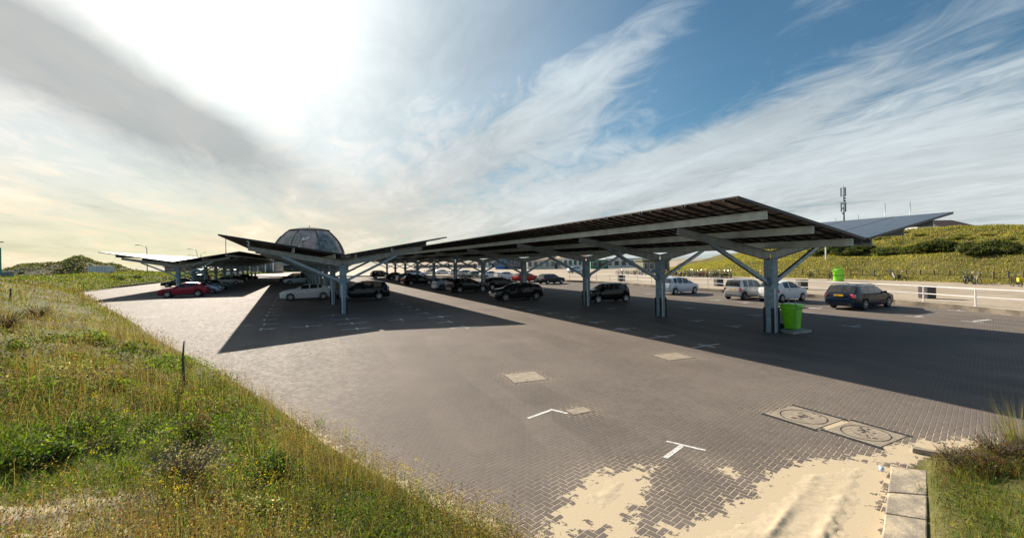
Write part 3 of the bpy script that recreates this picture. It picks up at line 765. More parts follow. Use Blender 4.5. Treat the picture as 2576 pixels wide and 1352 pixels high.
# ---------------------------------------------------------------- cars
def interp(P, x):
    return float(np.interp(x, [p[0] for p in P], [p[1] for p in P]))
def smooth_prof(P, x, w=.07):
    return sum(interp(P, x+d*w)*k for d, k in ((-1,.17),(-.5,.2),(0,.26),(.5,.2),(1,.17)))
def build_car(sp):
    """returns a list of (name, mesh object, child list); x+ is the nose"""
    L, W, H = sp['L'], sp['W'], sp['H']; hw = W/2; rw = sp['rw']; fo, wb = sp['fo'], sp['wb']
    xw = (fo, fo+wb); ra = rw*1.13
    top = [(a*L, b) for a, b in sp['top']]; belt = [(a*L, b) for a, b in sp['belt']]
    ws = [a*L for a in sp['ws']]; rwn = [a*L for a in sp['rear']]
    side = [(a*L, b*L) for a, b in sp['side']]
    ks = {0.0, L, *ws, *rwn}
    for a, b in side: ks |= {a, b}
    for c in xw:
        for q in np.linspace(-1, 1, 13): ks.add(c+q*ra)
    for q in np.linspace(0, L, 30): ks.add(float(q))
    for q in (.03,.07,.13): ks |= {q, L-q}
    xs = sorted(x for x in ks if 0 <= x <= L); o = [xs[0]]
    for x in xs[1:]:
        if x-o[-1] > .012: o.append(x)
    xs = o
    zsill = sp.get('sill', .21)
    rows = []
    for x in xs:
        e0 = x/(L*.5); e = abs(e0-1)
        pl = hw*(1-.13*max(0,(e-.55)/.45)**2.2-.10*max(0,(e-.93)/.07)**2)
        zt = smooth_prof(top, x); zb = zsill + .06*max(0,(e-.8)/.2)
        for c in xw:
            d = abs(x-c)
            if d < ra: zb = max(zb, rw+math.sqrt(max(0, ra*ra-d*d))-.02)
        bl = smooth_prof(belt, x, .05)
        cab = zt-bl
        zbelt = min(bl, zt-.035)
        zmid = max(min(.55*zbelt+.12, zbelt-.08), zb+.03)
        zlow = max(zb+.02, min(zb+.10, zmid-.02))
        if cab > .04: wr = pl-.04-max(0, cab)*sp.get('tum', .30)
        else: wr = pl-.07
        ins = .05 if cab > .04 else .02
        rows.append([(0,zb),(pl*.80,zb),(pl-.035,zb+.004),(pl-.008,zlow),(pl,zmid),(pl-.03,zbelt),(wr,max(zt-ins, zbelt+.012)),(wr*.72,zt-.004 if cab<.04 else zt-.012),(0,zt)])
    np_ = len(rows[0])
    sets = {}
    def addq(key, q):
        sets.setdefault(key, []).append(q)
    vs = []
    for s_ in (-1, 1):
        for x, r in zip(xs, rows):
            for y, z in r: vs.append((L/2-x, s_*y, z))
    N = len(xs)
    rear_end = rwn[1] > L-.25
    for si, s_ in enumerate((-1, 1)):
        b0 = si*N*np_
        for i in range(N-1):
            xm = (xs[i]+xs[i+1])/2
            for k in range(np_-1):
                q = (b0+i*np_+k, b0+(i+1)*np_+k, b0+(i+1)*np_+k+1, b0+i*np_+k+1)
                if s_ > 0: q = q[::-1]
                key = 'body'
                if k == 5 and any(a <= xm <= b for a, b in side): key = 'side_window.%d' % si
                elif k in (6, 7) and ws[0] <= xm <= ws[1]: key = 'windscreen'
                elif k in (6, 7) and rwn[0] <= xm <= rwn[1]: key = 'rear_window'
                elif k in (0, 1) or (k == 2 and sp.get('clad')): key = 'sill'
                addq(key, q)
        for i, rev in ((0, False), (N-1, True)):
            f = [b0+i*np_+k for k in range(np_)]
            if (s_ > 0) == rev: f = f[::-1]
            addq('body', tuple(f))
    out = {}
    def sub(name, keys, m, smooth=True, ang=32):
        fs = [f for k in keys for f in sets.get(k, [])]
        if not fs: return None
        us = sorted({v for f in fs for v in f}); mp = {v: i for i, v in enumerate(us)}
        mb = MB(); mb.add([vs[u] for u in us], [tuple(mp[v] for v in f) for f in fs])
        me_o = mb.build(name, m)
        bm = bmesh.new(); bm.from_mesh(me_o.data)
        bmesh.ops.remove_doubles(bm, verts=bm.verts[:], dist=.0008)
        for f in bm.faces: f.smooth = True
        for e in bm.edges:
            if len(e.link_faces) == 2: e.smooth = e.calc_face_angle(0) < math.radians(ang)
        bm.to_mesh(me_o.data); bm.free()
        return me_o
    root = empty('car', (0,0,0))
    def par(o, p=root):
        o.parent = p; return o
    body = par(sub('body', ['body'], M['white'])); body['paint'] = 1
    par(sub('sill', ['sill'], M['dark']))
    par(sub('windscreen', ['windscreen'], M['glass'])); par(sub('rear_window', ['rear_window'], M['glass']))
    for k in ('side_window.0', 'side_window.1'): par(sub('side_window', [k], M['glass']))
    # seats and dash seen through the glass
    zb0 = interp(belt, .5*L)
    mb = MB()
    for x in (L/2-.44*L, L/2-.66*L):
        for y in (-.36, .36):
            mb.box((x-.14, y, zb0-.02), (.12, .44, .5), taper=.85); mb.box((x-.16, y, zb0+.28), (.09, .24, .17))
    mb.box((L/2-(ws[0]+.35), 0, zb0-.12), (.45, W*.8, .2))
    mb.build('seats', M['dark'], root)
    # wheels
    wmesh = None
    for c in xw:
        for s_ in (-1, 1):
            if wmesh is None:
                mb = MB(); tw = .20
                mb.lathe([(rw*.66,-tw/2),(rw*.93,-tw/2),(rw,-tw/2+.03),(rw,tw/2-.03),(rw*.93,tw/2),(rw*.66,tw/2)], n=24, axis='y', cap=False)
                ty = mb.build('wheel', M['tyre'], smooth=True, angle=40)
                mb = MB(); R = rw*.67
                mb.lathe([(R,-tw/2-.004),(R*.90,-tw/2-.006),(R*.88,-tw/2+.03),(.01,-tw/2+.05)], n=20, axis='y', mi=1, cap=False)
                ns = sp.get('spokes', 5)
                for j in range(ns):
                    a = 2*PI*j/ns+.2; ca, sa = math.cos(a), math.sin(a)
                    mb.bar((ca*.03,-tw/2+.004,sa*.03),(ca*R*.93,-tw/2-.002,sa*R*.93), .03, R*.30, up=(-sa,0,ca), h2=R*.26)
                mb.lathe([(R*.28,-tw/2-.012),(R*.2,-tw/2-.016),(.004,-tw/2-.016)], n=12, axis='y')
                mb.lathe([(R*1.0,-tw/2-.002),(R*1.0,-tw/2-.008),(R*.9,-tw/2-.008),(R*.9,-tw/2-.002)], n=20, axis='y', cap=False)
                rm = mb.build('rim', [M['rim'], M['black']], ty); wmesh = (ty, rm); wo = ty
                ty.parent = root
            else: wo = copy_tree(wmesh[0], root)
            wo.location = (L/2-c, s_*(hw-.105), rw); wo.rotation_euler = (0, random.uniform(0, 6), 0 if s_ < 0 else PI)
    # lights, plates, mirrors, handles
    def patch(name, x, y, z, sx, sy, sz, m, yaw=0.0, tap=1.0):
        mb = MB(); mb.box((0,0,0), (sx, sy, sz), yaw, taper=tap)
        return mb.build(name, m, root, loc=(x,y,z), bevel=.015)
    hf, hb = sp['lampf'], sp['lampr']   # z, height, y-width
    def surf_x(z, y, front):
        rng = range(N) if front else range(N-1, -1, -1)
        for i in rng:
            if rows[i][-1][1] >= z and rows[i][4][0] >= y-.0: return L/2-xs[i]
        return L/2*(1 if front else -1)
    for s_ in (-1, 1):
        yc = s_*(hw*.83-hf[2]/2+.05)
        patch('headlight', surf_x(hf[0], abs(yc)+hf[2]*.3, True)-.06, yc, hf[0], .20, hf[2]*.8, hf[1]*.85, M['clear_lens'], -s_*.42, .8)
        yc = s_*(hw*.86-hb[2]/2+.05)
        patch('taillight', surf_x(hb[0]+hb[1]*.3, abs(yc)+hb[2]*.25, False)+.05, yc, hb[0], .20, hb[2], hb[1], M['red_lens'], s_*.35, .86)
        xm_ = L/2-(ws[0]+.30); zb_ = interp(belt, ws[0]+.3)
        mb = MB(); mb.box((0, s_*.11, .05), (.10, .20, .13), taper=.8); mb.bar((.02,-s_*.02,.0),(.01,s_*.05,.03), .04, .04)
        o = mb.build('mirror', M['black'], root, loc=(xm_, s_*(hw-.05), zb_), bevel=.02); o['paint'] = sp.get('mirror_paint', 0)
        for fx in sp.get('handles', (.52, .68)):
            mb = MB(); mb.box((0,0,0), (.17,.03,.03))
            o = mb.build('door_handle', M['black'], root, loc=(L/2-fx*L, s_*(hw-.012), interp(belt, fx*L)-.12))
    z = sp.get('platez', .62)
    patch('number_plate', -L/2-.004+sp.get('plin', .03), 0, z, .03, .52, .115, M['plate'])
    patch('number_plate', L/2-.03, 0, .42, .03, .52, .115, M['plate'])
    patch('grille', L/2-.035, 0, .56, .06, W*.42, .13, M['black'])
    patch('bumper_trim', -L/2+.035, 0, .36, .07, W*.72, .13, M['dark'])
    mb = MB(); mb.bar((0,0,0),(-.16,0,.16), .012,.012); mb.build('aerial', M['black'], root, loc=(L/2-.86*L if sp.get('aer',1) else 0, 0, interp(top, .86*L)-.03))
    if sp.get('rails'):
        for s_ in (-1, 1):
            x0, x1 = sp['rails']; pts = []
            for k in range(7):
                x = (x0+(x1-x0)*k/6)*L; zt = smooth_prof(top, x); cab = zt-smooth_prof(belt, x, .05)
                pts.append((L/2-x, s_*(hw-.07-cab*sp.get('tum',.3)-.06), zt+(.045 if 0 < k < 6 else .0)))
            mb = MB(); mb.tube(pts, .018, 6); mb.build('roof_rail', M['chrome'] if sp.get('bright') else M['black'], root)
    return root
SPEC = {
 'compact': dict(L=4.29,W=1.78,H=1.43,fo=.86,wb=2.70,rw=.32,
    top=[(0,.62),(.02,.78),(.09,.92),(.23,1.02),(.265,1.05),(.43,1.37),(.54,1.44),(.73,1.42),(.89,1.31),(.965,1.04),(.985,.88),(1,.55)],
    belt=[(0,.75),(.25,.98),(.6,1.03),(.9,1.10),(1,1.0)], ws=(.26,.44), rear=(.86,.965), side=[(.40,.555),(.575,.715),(.735,.80)],
    lampf=(.68,.14,.42), lampr=(.86,.16,.40), platez=.60, mirror_paint=1, tum=.34),
 'city': dict(L=3.43,W=1.62,H=1.465,fo=.66,wb=2.34,rw=.29,
    top=[(0,.55),(.03,.76),(.12,.90),(.22,1.0),(.25,1.03),(.44,1.40),(.56,1.465),(.78,1.44),(.90,1.36),(.965,1.0),(.985,.8),(1,.5)],
    belt=[(0,.7),(.22,.92),(.6,.95),(.9,1.02),(1,.95)], ws=(.24,.44), rear=(.885,.96), side=[(.37,.56),(.585,.745),(.765,.85)],
    lampf=(.72,.22,.32), lampr=(.95,.36,.17), platez=.58, tum=.26, spokes=7),
 'mini_mpv': dict(L=3.87,W=1.70,H=1.55,fo=.72,wb=2.5,rw=.30,
    top=[(0,.6),(.03,.80),(.12,.93),(.22,1.05),(.25,1.08),(.46,1.48),(.6,1.55),(.82,1.53),(.93,1.44),(.97,1.05),(.99,.85),(1,.55)],
    belt=[(0,.75),(.22,.97),(.6,1.0),(.9,1.06),(1,1.0)], ws=(.235,.46), rear=(.915,.97), side=[(.29,.36),(.385,.57),(.595,.755),(.775,.87)],
    lampf=(.76,.20,.34), lampr=(1.0,.34,.18), platez=.80, mirror_paint=1, tum=.26, spokes=7),
 'boxy': dict(L=3.52,W=1.53,H=1.56,fo=.66,wb=2.38,rw=.275,
    top=[(0,.6),(.03,.80),(.12,.95),(.23,1.03),(.26,1.06),(.42,1.48),(.52,1.55),(.82,1.56),(.935,1.52),(.975,1.05),(.99,.85),(1,.55)],
    belt=[(0,.75),(.22,.94),(.6,.97),(.9,1.0),(1,.97)], ws=(.25,.42), rear=(.925,.975), side=[(.35,.54),(.56,.72),(.745,.87)],
    lampf=(.74,.20,.30), lampr=(.80,.26,.17), platez=.78, tum=.22, spokes=7, clad=1),
 'retro': dict(L=3.55,W=1.63,H=1.49,fo=.72,wb=2.30,rw=.29,
    top=[(0,.55),(.03,.80),(.12,.95),(.24,1.02),(.28,1.06),(.45,1.42),(.58,1.49),(.76,1.47),(.89,1.36),(.965,1.02),(.99,.80),(1,.52)],
    belt=[(0,.78),(.22,.97),(.6,.99),(.9,1.02),(1,.85)], ws=(.265,.45), rear=(.865,.955), side=[(.36,.60),(.625,.78)],
    lampf=(.78,.20,.22), lampr=(.80,.24,.13), platez=.66, mirror_paint=1, tum=.32, handles=(.62,), spokes=8),
 'estate': dict(L=4.66,W=1.81,H=1.47,fo=.90,wb=2.69,rw=.32,
    top=[(0,.58),(.02,.72),(.10,.86),(.24,.95),(.27,.98),(.415,1.36),(.52,1.45),(.75,1.46),(.90,1.42),(.965,1.06),(.985,.9),(1,.55)],
    belt=[(0,.7),(.24,.92),(.6,.95),(.9,1.0),(1,.98)], ws=(.26,.415), rear=(.90,.963), side=[(.355,.52),(.535,.675),(.69,.865)],
    lampf=(.68,.15,.40), lampr=(.85,.20,.42), platez=.86, tum=.32, rails=(.42,.90), mirror_paint=1),
 'crossover': dict(L=4.42,W=1.83,H=1.57,fo=.90,wb=2.63,rw=.345,
    top=[(0,.62),(.02,.80),(.10,.97),(.27,1.05),(.30,1.08),(.46,1.47),(.55,1.56),(.70,1.55),(.85,1.46),(.95,1.16),(.98,.95),(1,.62)],
    belt=[(0,.8),(.25,1.02),(.6,1.06),(.88,1.18),(1,1.1)], ws=(.285,.46), rear=(.85,.95), side=[(.40,.555),(.575,.70),(.72,.80)],
    lampf=(.78,.13,.44), lampr=(.98,.14,.46), platez=.66, tum=.36, mirror_paint=1, sill=.25, clad=1),
 'van': dict(L=4.62,W=1.84,H=1.66,fo=.90,wb=2.76,rw=.33,
    top=[(0,.62),(.02,.80),(.10,.93),(.22,1.03),(.25,1.06),(.42,1.52),(.52,1.63),(.75,1.64),(.91,1.58),(.97,1.16),(.985,.95),(1,.6)],
    belt=[(0,.75),(.24,.98),(.6,1.02),(.9,1.06),(1,1.0)], ws=(.24,.42), rear=(.905,.97), side=[(.33,.50),(.515,.68),(.695,.87)],
    lampf=(.76,.17,.42), lampr=(1.02,.32,.24), platez=.86, tum=.28, rails=(.40,.92), bright=1, mirror_paint=1),
 'saloon': dict(L=4.55,W=1.77,H=1.43,fo=.86,wb=2.68,rw=.315,
    top=[(0,.56),(.02,.70),(.10,.84),(.27,.95),(.30,.98),(.43,1.34),(.53,1.43),(.68,1.39),(.83,1.06),(.86,1.03),(.965,1.0),(.985,.85),(1,.55)],
    belt=[(0,.7),(.26,.92),(.6,.95),(.85,1.0),(1,.95)], ws=(.285,.43), rear=(.70,.835), side=[(.37,.53),(.545,.68),(.695,.76)],
    lampf=(.68,.14,.38), lampr=(.86,.15,.36), platez=.80, tum=.33, mirror_paint=1),
 'old_hatch': dict(L=4.02,W=1.69,H=1.42,fo=.78,wb=2.47,rw=.30,
    top=[(0,.55),(.02,.74),(.10,.87),(.27,.94),(.30,.96),(.43,1.34),(.52,1.41),(.80,1.41),(.90,1.34),(.965,.95),(.985,.8),(1,.5)],
    belt=[(0,.7),(.26,.90),(.6,.92),(.9,.93),(1,.9)], ws=(.285,.43), rear=(.895,.963), side=[(.37,.555),(.575,.715),(.74,.84)],
    lampf=(.68,.15,.34), lampr=(.80,.20,.28), platez=.58, tum=.26, spokes=7),
}
PAINT = {k: paint('car_paint_'+k, c, mt) for k, c, mt in (
 ('white',(.72,.72,.72),0),('cream',(.66,.62,.52),0),('silver',(.42,.44,.46),.5),('pale_blue',(.42,.50,.58),.4),('pearl',(.70,.72,.71),.0),
 ('black',(.002,.002,.0025),0),('charcoal',(.018,.018,.019),.2),('navy',(.004,.013,.032),.0),('red',(.30,.006,.030),.1),('bright_red',(.42,.02,.02),0),
 ('green',(.05,.10,.07),.3),('dark_blue',(.010,.020,.036),.1),('grey',(.14,.15,.16),.4),('slate',(.008,.013,.020),.1))}
_proto = {}
def car(kind, colour, pos, ang, label, group='parked cars'):
    """ang: bearing of the nose, radians anticlockwise from +x"""
    if kind not in _proto:
        r = build_car(SPEC[kind]); _proto[kind] = r; first = True
    else:
        r = copy_tree(_proto[kind])
    r.name = 'parked_car'
    r.location = (pos[0], pos[1], pos[2] if len(pos) > 2 else 0); r.rotation_euler = (0, 0, ang)
    tag(r, label, 'car', group)
    for ch in r.children:
        if ch.get('paint'):
            s = ch.material_slots[0]; s.link = 'OBJECT'; s.material = PAINT[colour]
    return r
def car_px(kind, colour, px, py, which, facing, ang, label, z=0.0):
    """px,py: where the near-side front ('f') or rear ('r') tyre touches the ground; facing 'L' or 'R' tells which side we see"""
    sp = SPEC[kind]; p = at(px, py, z)
    d = Vector((math.cos(ang), math.sin(ang), 0)); sd = Vector((-d.y, d.x, 0))
    lx = sp['L']/2-sp['fo'] if which == 'f' else sp['L']/2-sp['fo']-sp['wb']
    y = sp['W']/2-.08
    # near side: for a car facing right we see its right-hand (-y) side
    s = -1 if facing == 'R' else 1
    c = p - d*lx - sd*(s*y)
    return car(kind, colour, (c.x, c.y, z), ang, label)
rR, lR = TR, TR+PI
rM, lM = TM, TM+PI
rL, lL = TL, TL+PI
# right carport and the row along the kerb
car_px('estate','navy', 2174,779,'r','R', .46, 'dark blue estate car with roof rails parked at the kerb near the fence')
car_px('retro','white', 1966.5,760.5,'r','R', .44, 'small rounded white car partly behind the first carport column')
car_px('boxy','silver', 1872,754.5,'r','R', .46, 'boxy silver car with black side strips and yellow plate beside the rounded white one')
car_px('mini_mpv','pale_blue', 1698.5,741,'r','R', .50, 'tall pale silver-blue hatchback behind the second carport column')
car_px('city','black', 1504.5,762,'f','L', PI+.30, 'small black city car with silver wheels beside the third carport column')
car_px('compact','charcoal', 1272,757.5,'f','L', PI+.38, 'charcoal hatchback with its lamps towards the sunlit lane')
car_px('crossover','black', 1156.5,737,'r','R', .52, 'black crossover with a red tail lamp next to the silver hatchback tail')
car_px('compact','black', 1238,729,'r','R', .52, 'black hatchback half hidden between the charcoal hatchback and the black crossover')
car_px('compact','pale_blue', 1112,729.5,'r','R', .52, 'silver-blue hatchback of which only the tail shows beside the black crossover')
car_px('estate','black', 1034,717,'r','R', .52, 'black estate car with red tail lamp in front of the pale blue car')
car_px('compact','grey', 1012,708.5,'r','R', .52, 'grey hatchback tail with bright lamp left of the black estate')
car_px('van','black', 946,699,'r','R', .52, 'black people carrier deep under the nearest carport past the van')
car_px('saloon','black', 985,703,'r','R', .52, 'long black saloon deep in the shade of the nearest carport')
car_px('old_hatch','dark_blue', 1377.6,714.5,'r','R', .62, 'old dark blue five door hatchback with white hubs standing in the sun')
car_px('compact','bright_red', 1312,710,'r','R', .62, 'bright red hatchback beside the old dark blue one')
car_px('compact','white', 1262,704,'r','R', .62, 'white hatchback in the far row beside the red one')
car_px('saloon','pearl', 1225,700,'r','R', .62, 'pale white saloon second from the red hatchback in the far row')
car_px('mini_mpv','silver', 1166,697,'r','R', .62, 'silver hatchback with blue glass in the far row above the black crossover')
car_px('old_hatch','green', 1192,699,'r','R', .62, 'dark green hatchback in the far row behind the fourth carport column')
car_px('compact','white', 1104,692,'r','R', .62, 'white hatchback in the far row near the sixth carport column')
car_px('van','pale_blue', 1036,697,'r','R', .62, 'pale blue people carrier in the far row above the black estate')
car_px('city','white', 1138,694,'r','R', .62, 'little white car in the far row left of the silver hatchback')
car_px('retro','cream', 1075,692,'r','R', .62, 'small cream car in the far row by the pale blue people carrier')
# middle carport
car_px('compact','pearl', 731,756,'f','L', lM-.08, 'pale white hatchback with dark wheels at the near left bay of the middle carport')
car_px('van','slate', 954,753,'r','L', lM-.08, 'dark slate people carrier with bright roof rails behind the first middle column')
car_px('compact','pale_blue', 729,715,'f','L', lM, 'pale silver hatchback far along the left bays of the middle carport')
car_px('van','black', 716,710,'f','L', lM, 'black people carrier just beyond the pale silver hatchback')
# left carport
car_px('crossover','red', 421,748.8,'f','L', lL+.02, 'dark red crossover at the near end of the left carport')
car_px('saloon','black', 420,722,'f','L', lL, 'black car with its nose past the first left column, behind the red crossover')
car_px('city','pale_blue', 535,738,'f','R', rL, 'small silver car with its nose showing right behind the red crossover')
car_px('old_hatch','green', 562,728,'f','R', rL, 'green hatchback between the small silver car and the silver saloon')
car_px('saloon','silver', 594.5,715.5,'f','R', rL, 'silver saloon in the right-hand bays of the left carport')
car_px('compact','black', 606,709,'f','R', rL, 'black hatchback next after the silver saloon under the left carport')
car_px('saloon','black', 637,704.5,'f','R', rL, 'last black saloon at the far end of the left carport bays')
car_px('van','charcoal', 470,712,'f','L', lL, 'charcoal people carrier beyond the second left carport column')
# ---------------------------------------------------------------- painted markings
def stripe(mb, a, b, w, z=.004):
    a, b = Vector(a), Vector(b); d = (b-a).normalized(); n = Vector((-d.y, d.x, 0))*(w/2); a = a.copy(); b = b.copy(); a.z = b.z = z
    mb.quad(a-n, b-n, b+n, a+n)
def mark(fn):
    mb = MB(); fn(mb); tag(mb.build('parking_marking', M['marking']), kind='structure')
def m_L(mb):
    stripe(mb, at(1328.5,1051), at(1391,1028.5), .075); stripe(mb, at(1388,1029.4), at(1427.6,1039), .07, .0045)
def m_T(mb):
    stripe(mb, at(1676.5,1108.6), at(1775.7,1132), .06); stripe(mb, at(1715,1120), at(1672.5,1151), .085, .0045)
mark(m_L); mark(m_T)
mark(lambda mb: stripe(mb, at(2022,785), at(2237,807), .16))
for a, b in (((362,798),(404,796)),((404,766.5),(428,764.5)),((612,819),(636,817)),((655,827),(690,826)),((2462,806),(2490,803))):
    mark(lambda mb: stripe(mb, at(*a), at(*b), .15))
def tee(px, py, th, kind, flip=1):
    p = at(px, py); u = Vector((-math.sin(th), math.cos(th), 0)); v = Vector((math.cos(th), math.sin(th), 0))*flip
    def fn(mb):
        if kind in 'TL+': stripe(mb, p-u*(.38 if kind != 'L' else .05), p+u*.40, .10)
        if kind in 'TL+-': stripe(mb, p+v*.05, p+v*.72, .10, .0045)
        if kind == '+': stripe(mb, p-v*.05, p-v*.72, .10, .0046)
    mark(fn)
def crop(ox, oy, k, pts): return [((ox+x/k)/1.4907, (oy+y/k)/1.4907) for x, y in pts]
for q in crop(950,820,3.144,[(90,1300),(130,1243),(130,1190),(160,1140),(185,1098),(205,1060),(230,1020),(255,975),(272,940),(290,915)]): tee(*q, TM, 'T')
for q in crop(950,820,3.144,[(1750,1185),(2205,1155),(2320,1212),(2480,1272),(2045,1110),(1940,1070),(1845,1037),(1760,1005),(1690,978),(1625,955)]): tee(*q, TM, 'T', -1)
for q in crop(950,820,3.144,[(635,1265),(1165,1230),(1225,1293),(1110,1180),(940,1135)]): tee(*q, TM, '+')
for q in crop(2300,680,2.181,[(90,1205),(400,1268),(760,1342)]): tee(*q, TR, '+')
for q in crop(2300,680,2.181,[(660,1140),(150,1065),(600,1035),(1150,1095),(830,970),(1060,990),(1650,1035),(970,1185)]): tee(*q, TR, 'T')
for q in crop(3000,680,2.181,[(110,1037),(940,1105),(1410,1145),(420,1185),(1280,1055),(1745,1095)]): tee(*q, TR, 'T', 1)
for q in crop(1650,820,3.144,[(2130,1300),(1810,1220),(1530,1160),(1280,1110),(1060,1078),(900,1040),(2440,885),(1990,1055),(2260,1095),(20,1150),(300,1275)]): tee(*q, TR, 'T')

# ---------------------------------------------------------------- covers in the paving
def cover_mat(name, c1, c2):
    m, t, b = newmat(name)
    co = t.node('ShaderNodeTexCoord').outputs['Object']; x, y, z = t.sep(co)
    px = t.math('PINGPONG', t.math('MULTIPLY', x, 14.0), .5); py = t.math('PINGPONG', t.math('MULTIPLY', y, 14.0), .5)
    st = t.math('GREATER_THAN', t.math('MULTIPLY', px, py), .09)
    n = t.noise(co, 5, 6, .65)
    c = t.mix(t.ss(.3,.7,n), c1, c2); c = t.mix(t.math('MULTIPLY', t.math('MULTIPLY', st, t.ss(.4,.6,n)), .55), c, (.13,.10,.075))
    t.l.new(c, b.inputs['Base Color']); b.inputs['Roughness'].default_value = .9
    t.l.new(t.bump(t.math('ADD', n, st), .6, .01), b.inputs['Normal']); return m
M['cover'] = cover_mat('sandy_cast_cover', (.22,.18,.135), (.40,.33,.24))
def cover(corners, label, lid=True):
    P = [at(*c) for c in corners]; c = sum(P, Vector())/4
    ax = ((P[1]-P[0])+(P[2]-P[3])).normalized(); rz = math.atan2(ax.y, ax.x)
    inv = Matrix.Rotation(-rz, 3, 'Z'); Q = [inv @ (p-c) for p in P]
    hx = max(abs(q.x) for q in Q)*.97; hy = max(abs(q.y) for q in Q)*.97
    root = empty('manhole_cover' if lid else 'drain_cover', c, rz, label, 'manhole cover' if lid else 'drain')
    mb = MB(); mb.box((0,0,-.004), (2*hx, 2*hy, .022)); mb.build('frame', M['cover'], root)
    if lid:
        r = min(hx, hy)*.82; mb = MB(); mb.lathe([(r*1.05,.0075),(r*1.05,.0095),(r*1.0,.0095),(r*1.0,.0075)], n=40, cap=False); o = mb.build('ring_gap', M['guard'], root)
        o.scale = (hx/hy if hx > hy else 1, 1 if hx > hy else hy/hx, 1)
        mb = MB()
        for i in range(14):
            a = random.uniform(0, 6.28); q = random.uniform(.05, .8)*r
            mb.box((q*math.cos(a)*1.3, q*math.sin(a)*.8, .009), (random.uniform(.03,.13), random.uniform(.02,.05), .006), random.uniform(0,3))
        mb.build('lid_ribs', M['wood'], root)
        mb = MB()
        for s in (-1, 1): mb.box((s*(hx+.05),0,-.002), (.07, 2*hy+.1, .022))
        mb.build('rim', M['dark'], root)
    else:
        mb = MB(); mb.box((0,0,-.008), (2*hx+.09, 2*hy+.09, .022)); mb.build('rim', M['wood'], root)
cover([(1935,1036.5),(1997,1022),(2107,1056),(2052,1080)], 'sandy manhole cover with round lid, farther of the pair near the concrete edge')
cover([(2085,1079),(2130,1062),(2284,1097),(2218,1121)], 'sandy manhole cover with round lid, nearer to the loose sand')
cover([(1270,941),(1338,934),(1377,953),(1300,962)], 'pale sand-filled drain cover alone in the middle of the sunlit paving', False)
cover([(1650,893),(1701,886),(1737,900),(1682,904)], 'sand-filled drain cover beside the shadow edge of the nearest carport', False)
cover([(1424,1031),(1458,1024),(1490,1033),(1452,1040)], 'sunken broken drain at the end of the white corner mark', False)
# concrete edge blocks by the sand
def block(a, b, c, d, label, h0, h1):
    mb = MB(); P = [at(*p, .15) for p in (a, b, c, d)]; ctr = sum(P, Vector())/4
    vs = [(p.x-ctr.x, p.y-ctr.y, -.2) for p in P]+[(P[0].x-ctr.x,P[0].y-ctr.y,h0),(P[1].x-ctr.x,P[1].y-ctr.y,h0),(P[2].x-ctr.x,P[2].y-ctr.y,h1),(P[3].x-ctr.x,P[3].y-ctr.y,h1)]
    mb.add(vs, [(3,2,1,0),(4,5,6,7),(0,1,5,4),(1,2,6,5),(2,3,7,6),(3,0,4,7)])
    o = mb.build('concrete_block', M['block'], loc=(ctr.x,ctr.y,0), bevel=.015); tag(o, label, 'concrete block', 'concrete edge blocks beside the sand')
M['block'] = mat('worn_concrete', (.24,.205,.165), .95, 0, .2, 3.2, bump=1.0, col2=(.52,.425,.29))
block((2332,1171),(2241,1161),(2232.8,1227),(2332,1234.4), 'worn concrete edge block farthest along the sand, beside the brown heath', .09, .11)
block((2332,1236),(2232.6,1229),(2225.8,1282.4),(2332,1299.4), 'worn concrete edge block between the two others, with a sandy stain', .11, .125)
block((2332,1301),(2225.6,1284),(2205,1440),(2332,1450), 'worn concrete edge block nearest, running out of the bottom of the picture', .125, .14)
p = at(2345,1143); mb = MB(); mb.box((0,0,.01), (.5,.11,.13), 0); tag(mb.build('kerb_stone', M['block'], loc=p, rz=-.55, bevel=.015), 'short loose kerb stone lying in sand at the heath corner', 'kerb stone')
p = at(2218,1192); mb = MB(); mb.tube([(-.05,0,.075),(0,0,.08),(.06,.01,.08),(.08,.012,.078),(.10,.014,.078)], [.02,.032,.032,.014,.012], 9)
tag(mb.build('plastic_bottle', mat('blue_plastic', (.42,.52,.66), .15, 0, .2, 30), loc=p, rz=.9, smooth=True), 'crumpled pale blue plastic bottle lying on the sand', 'bottle')

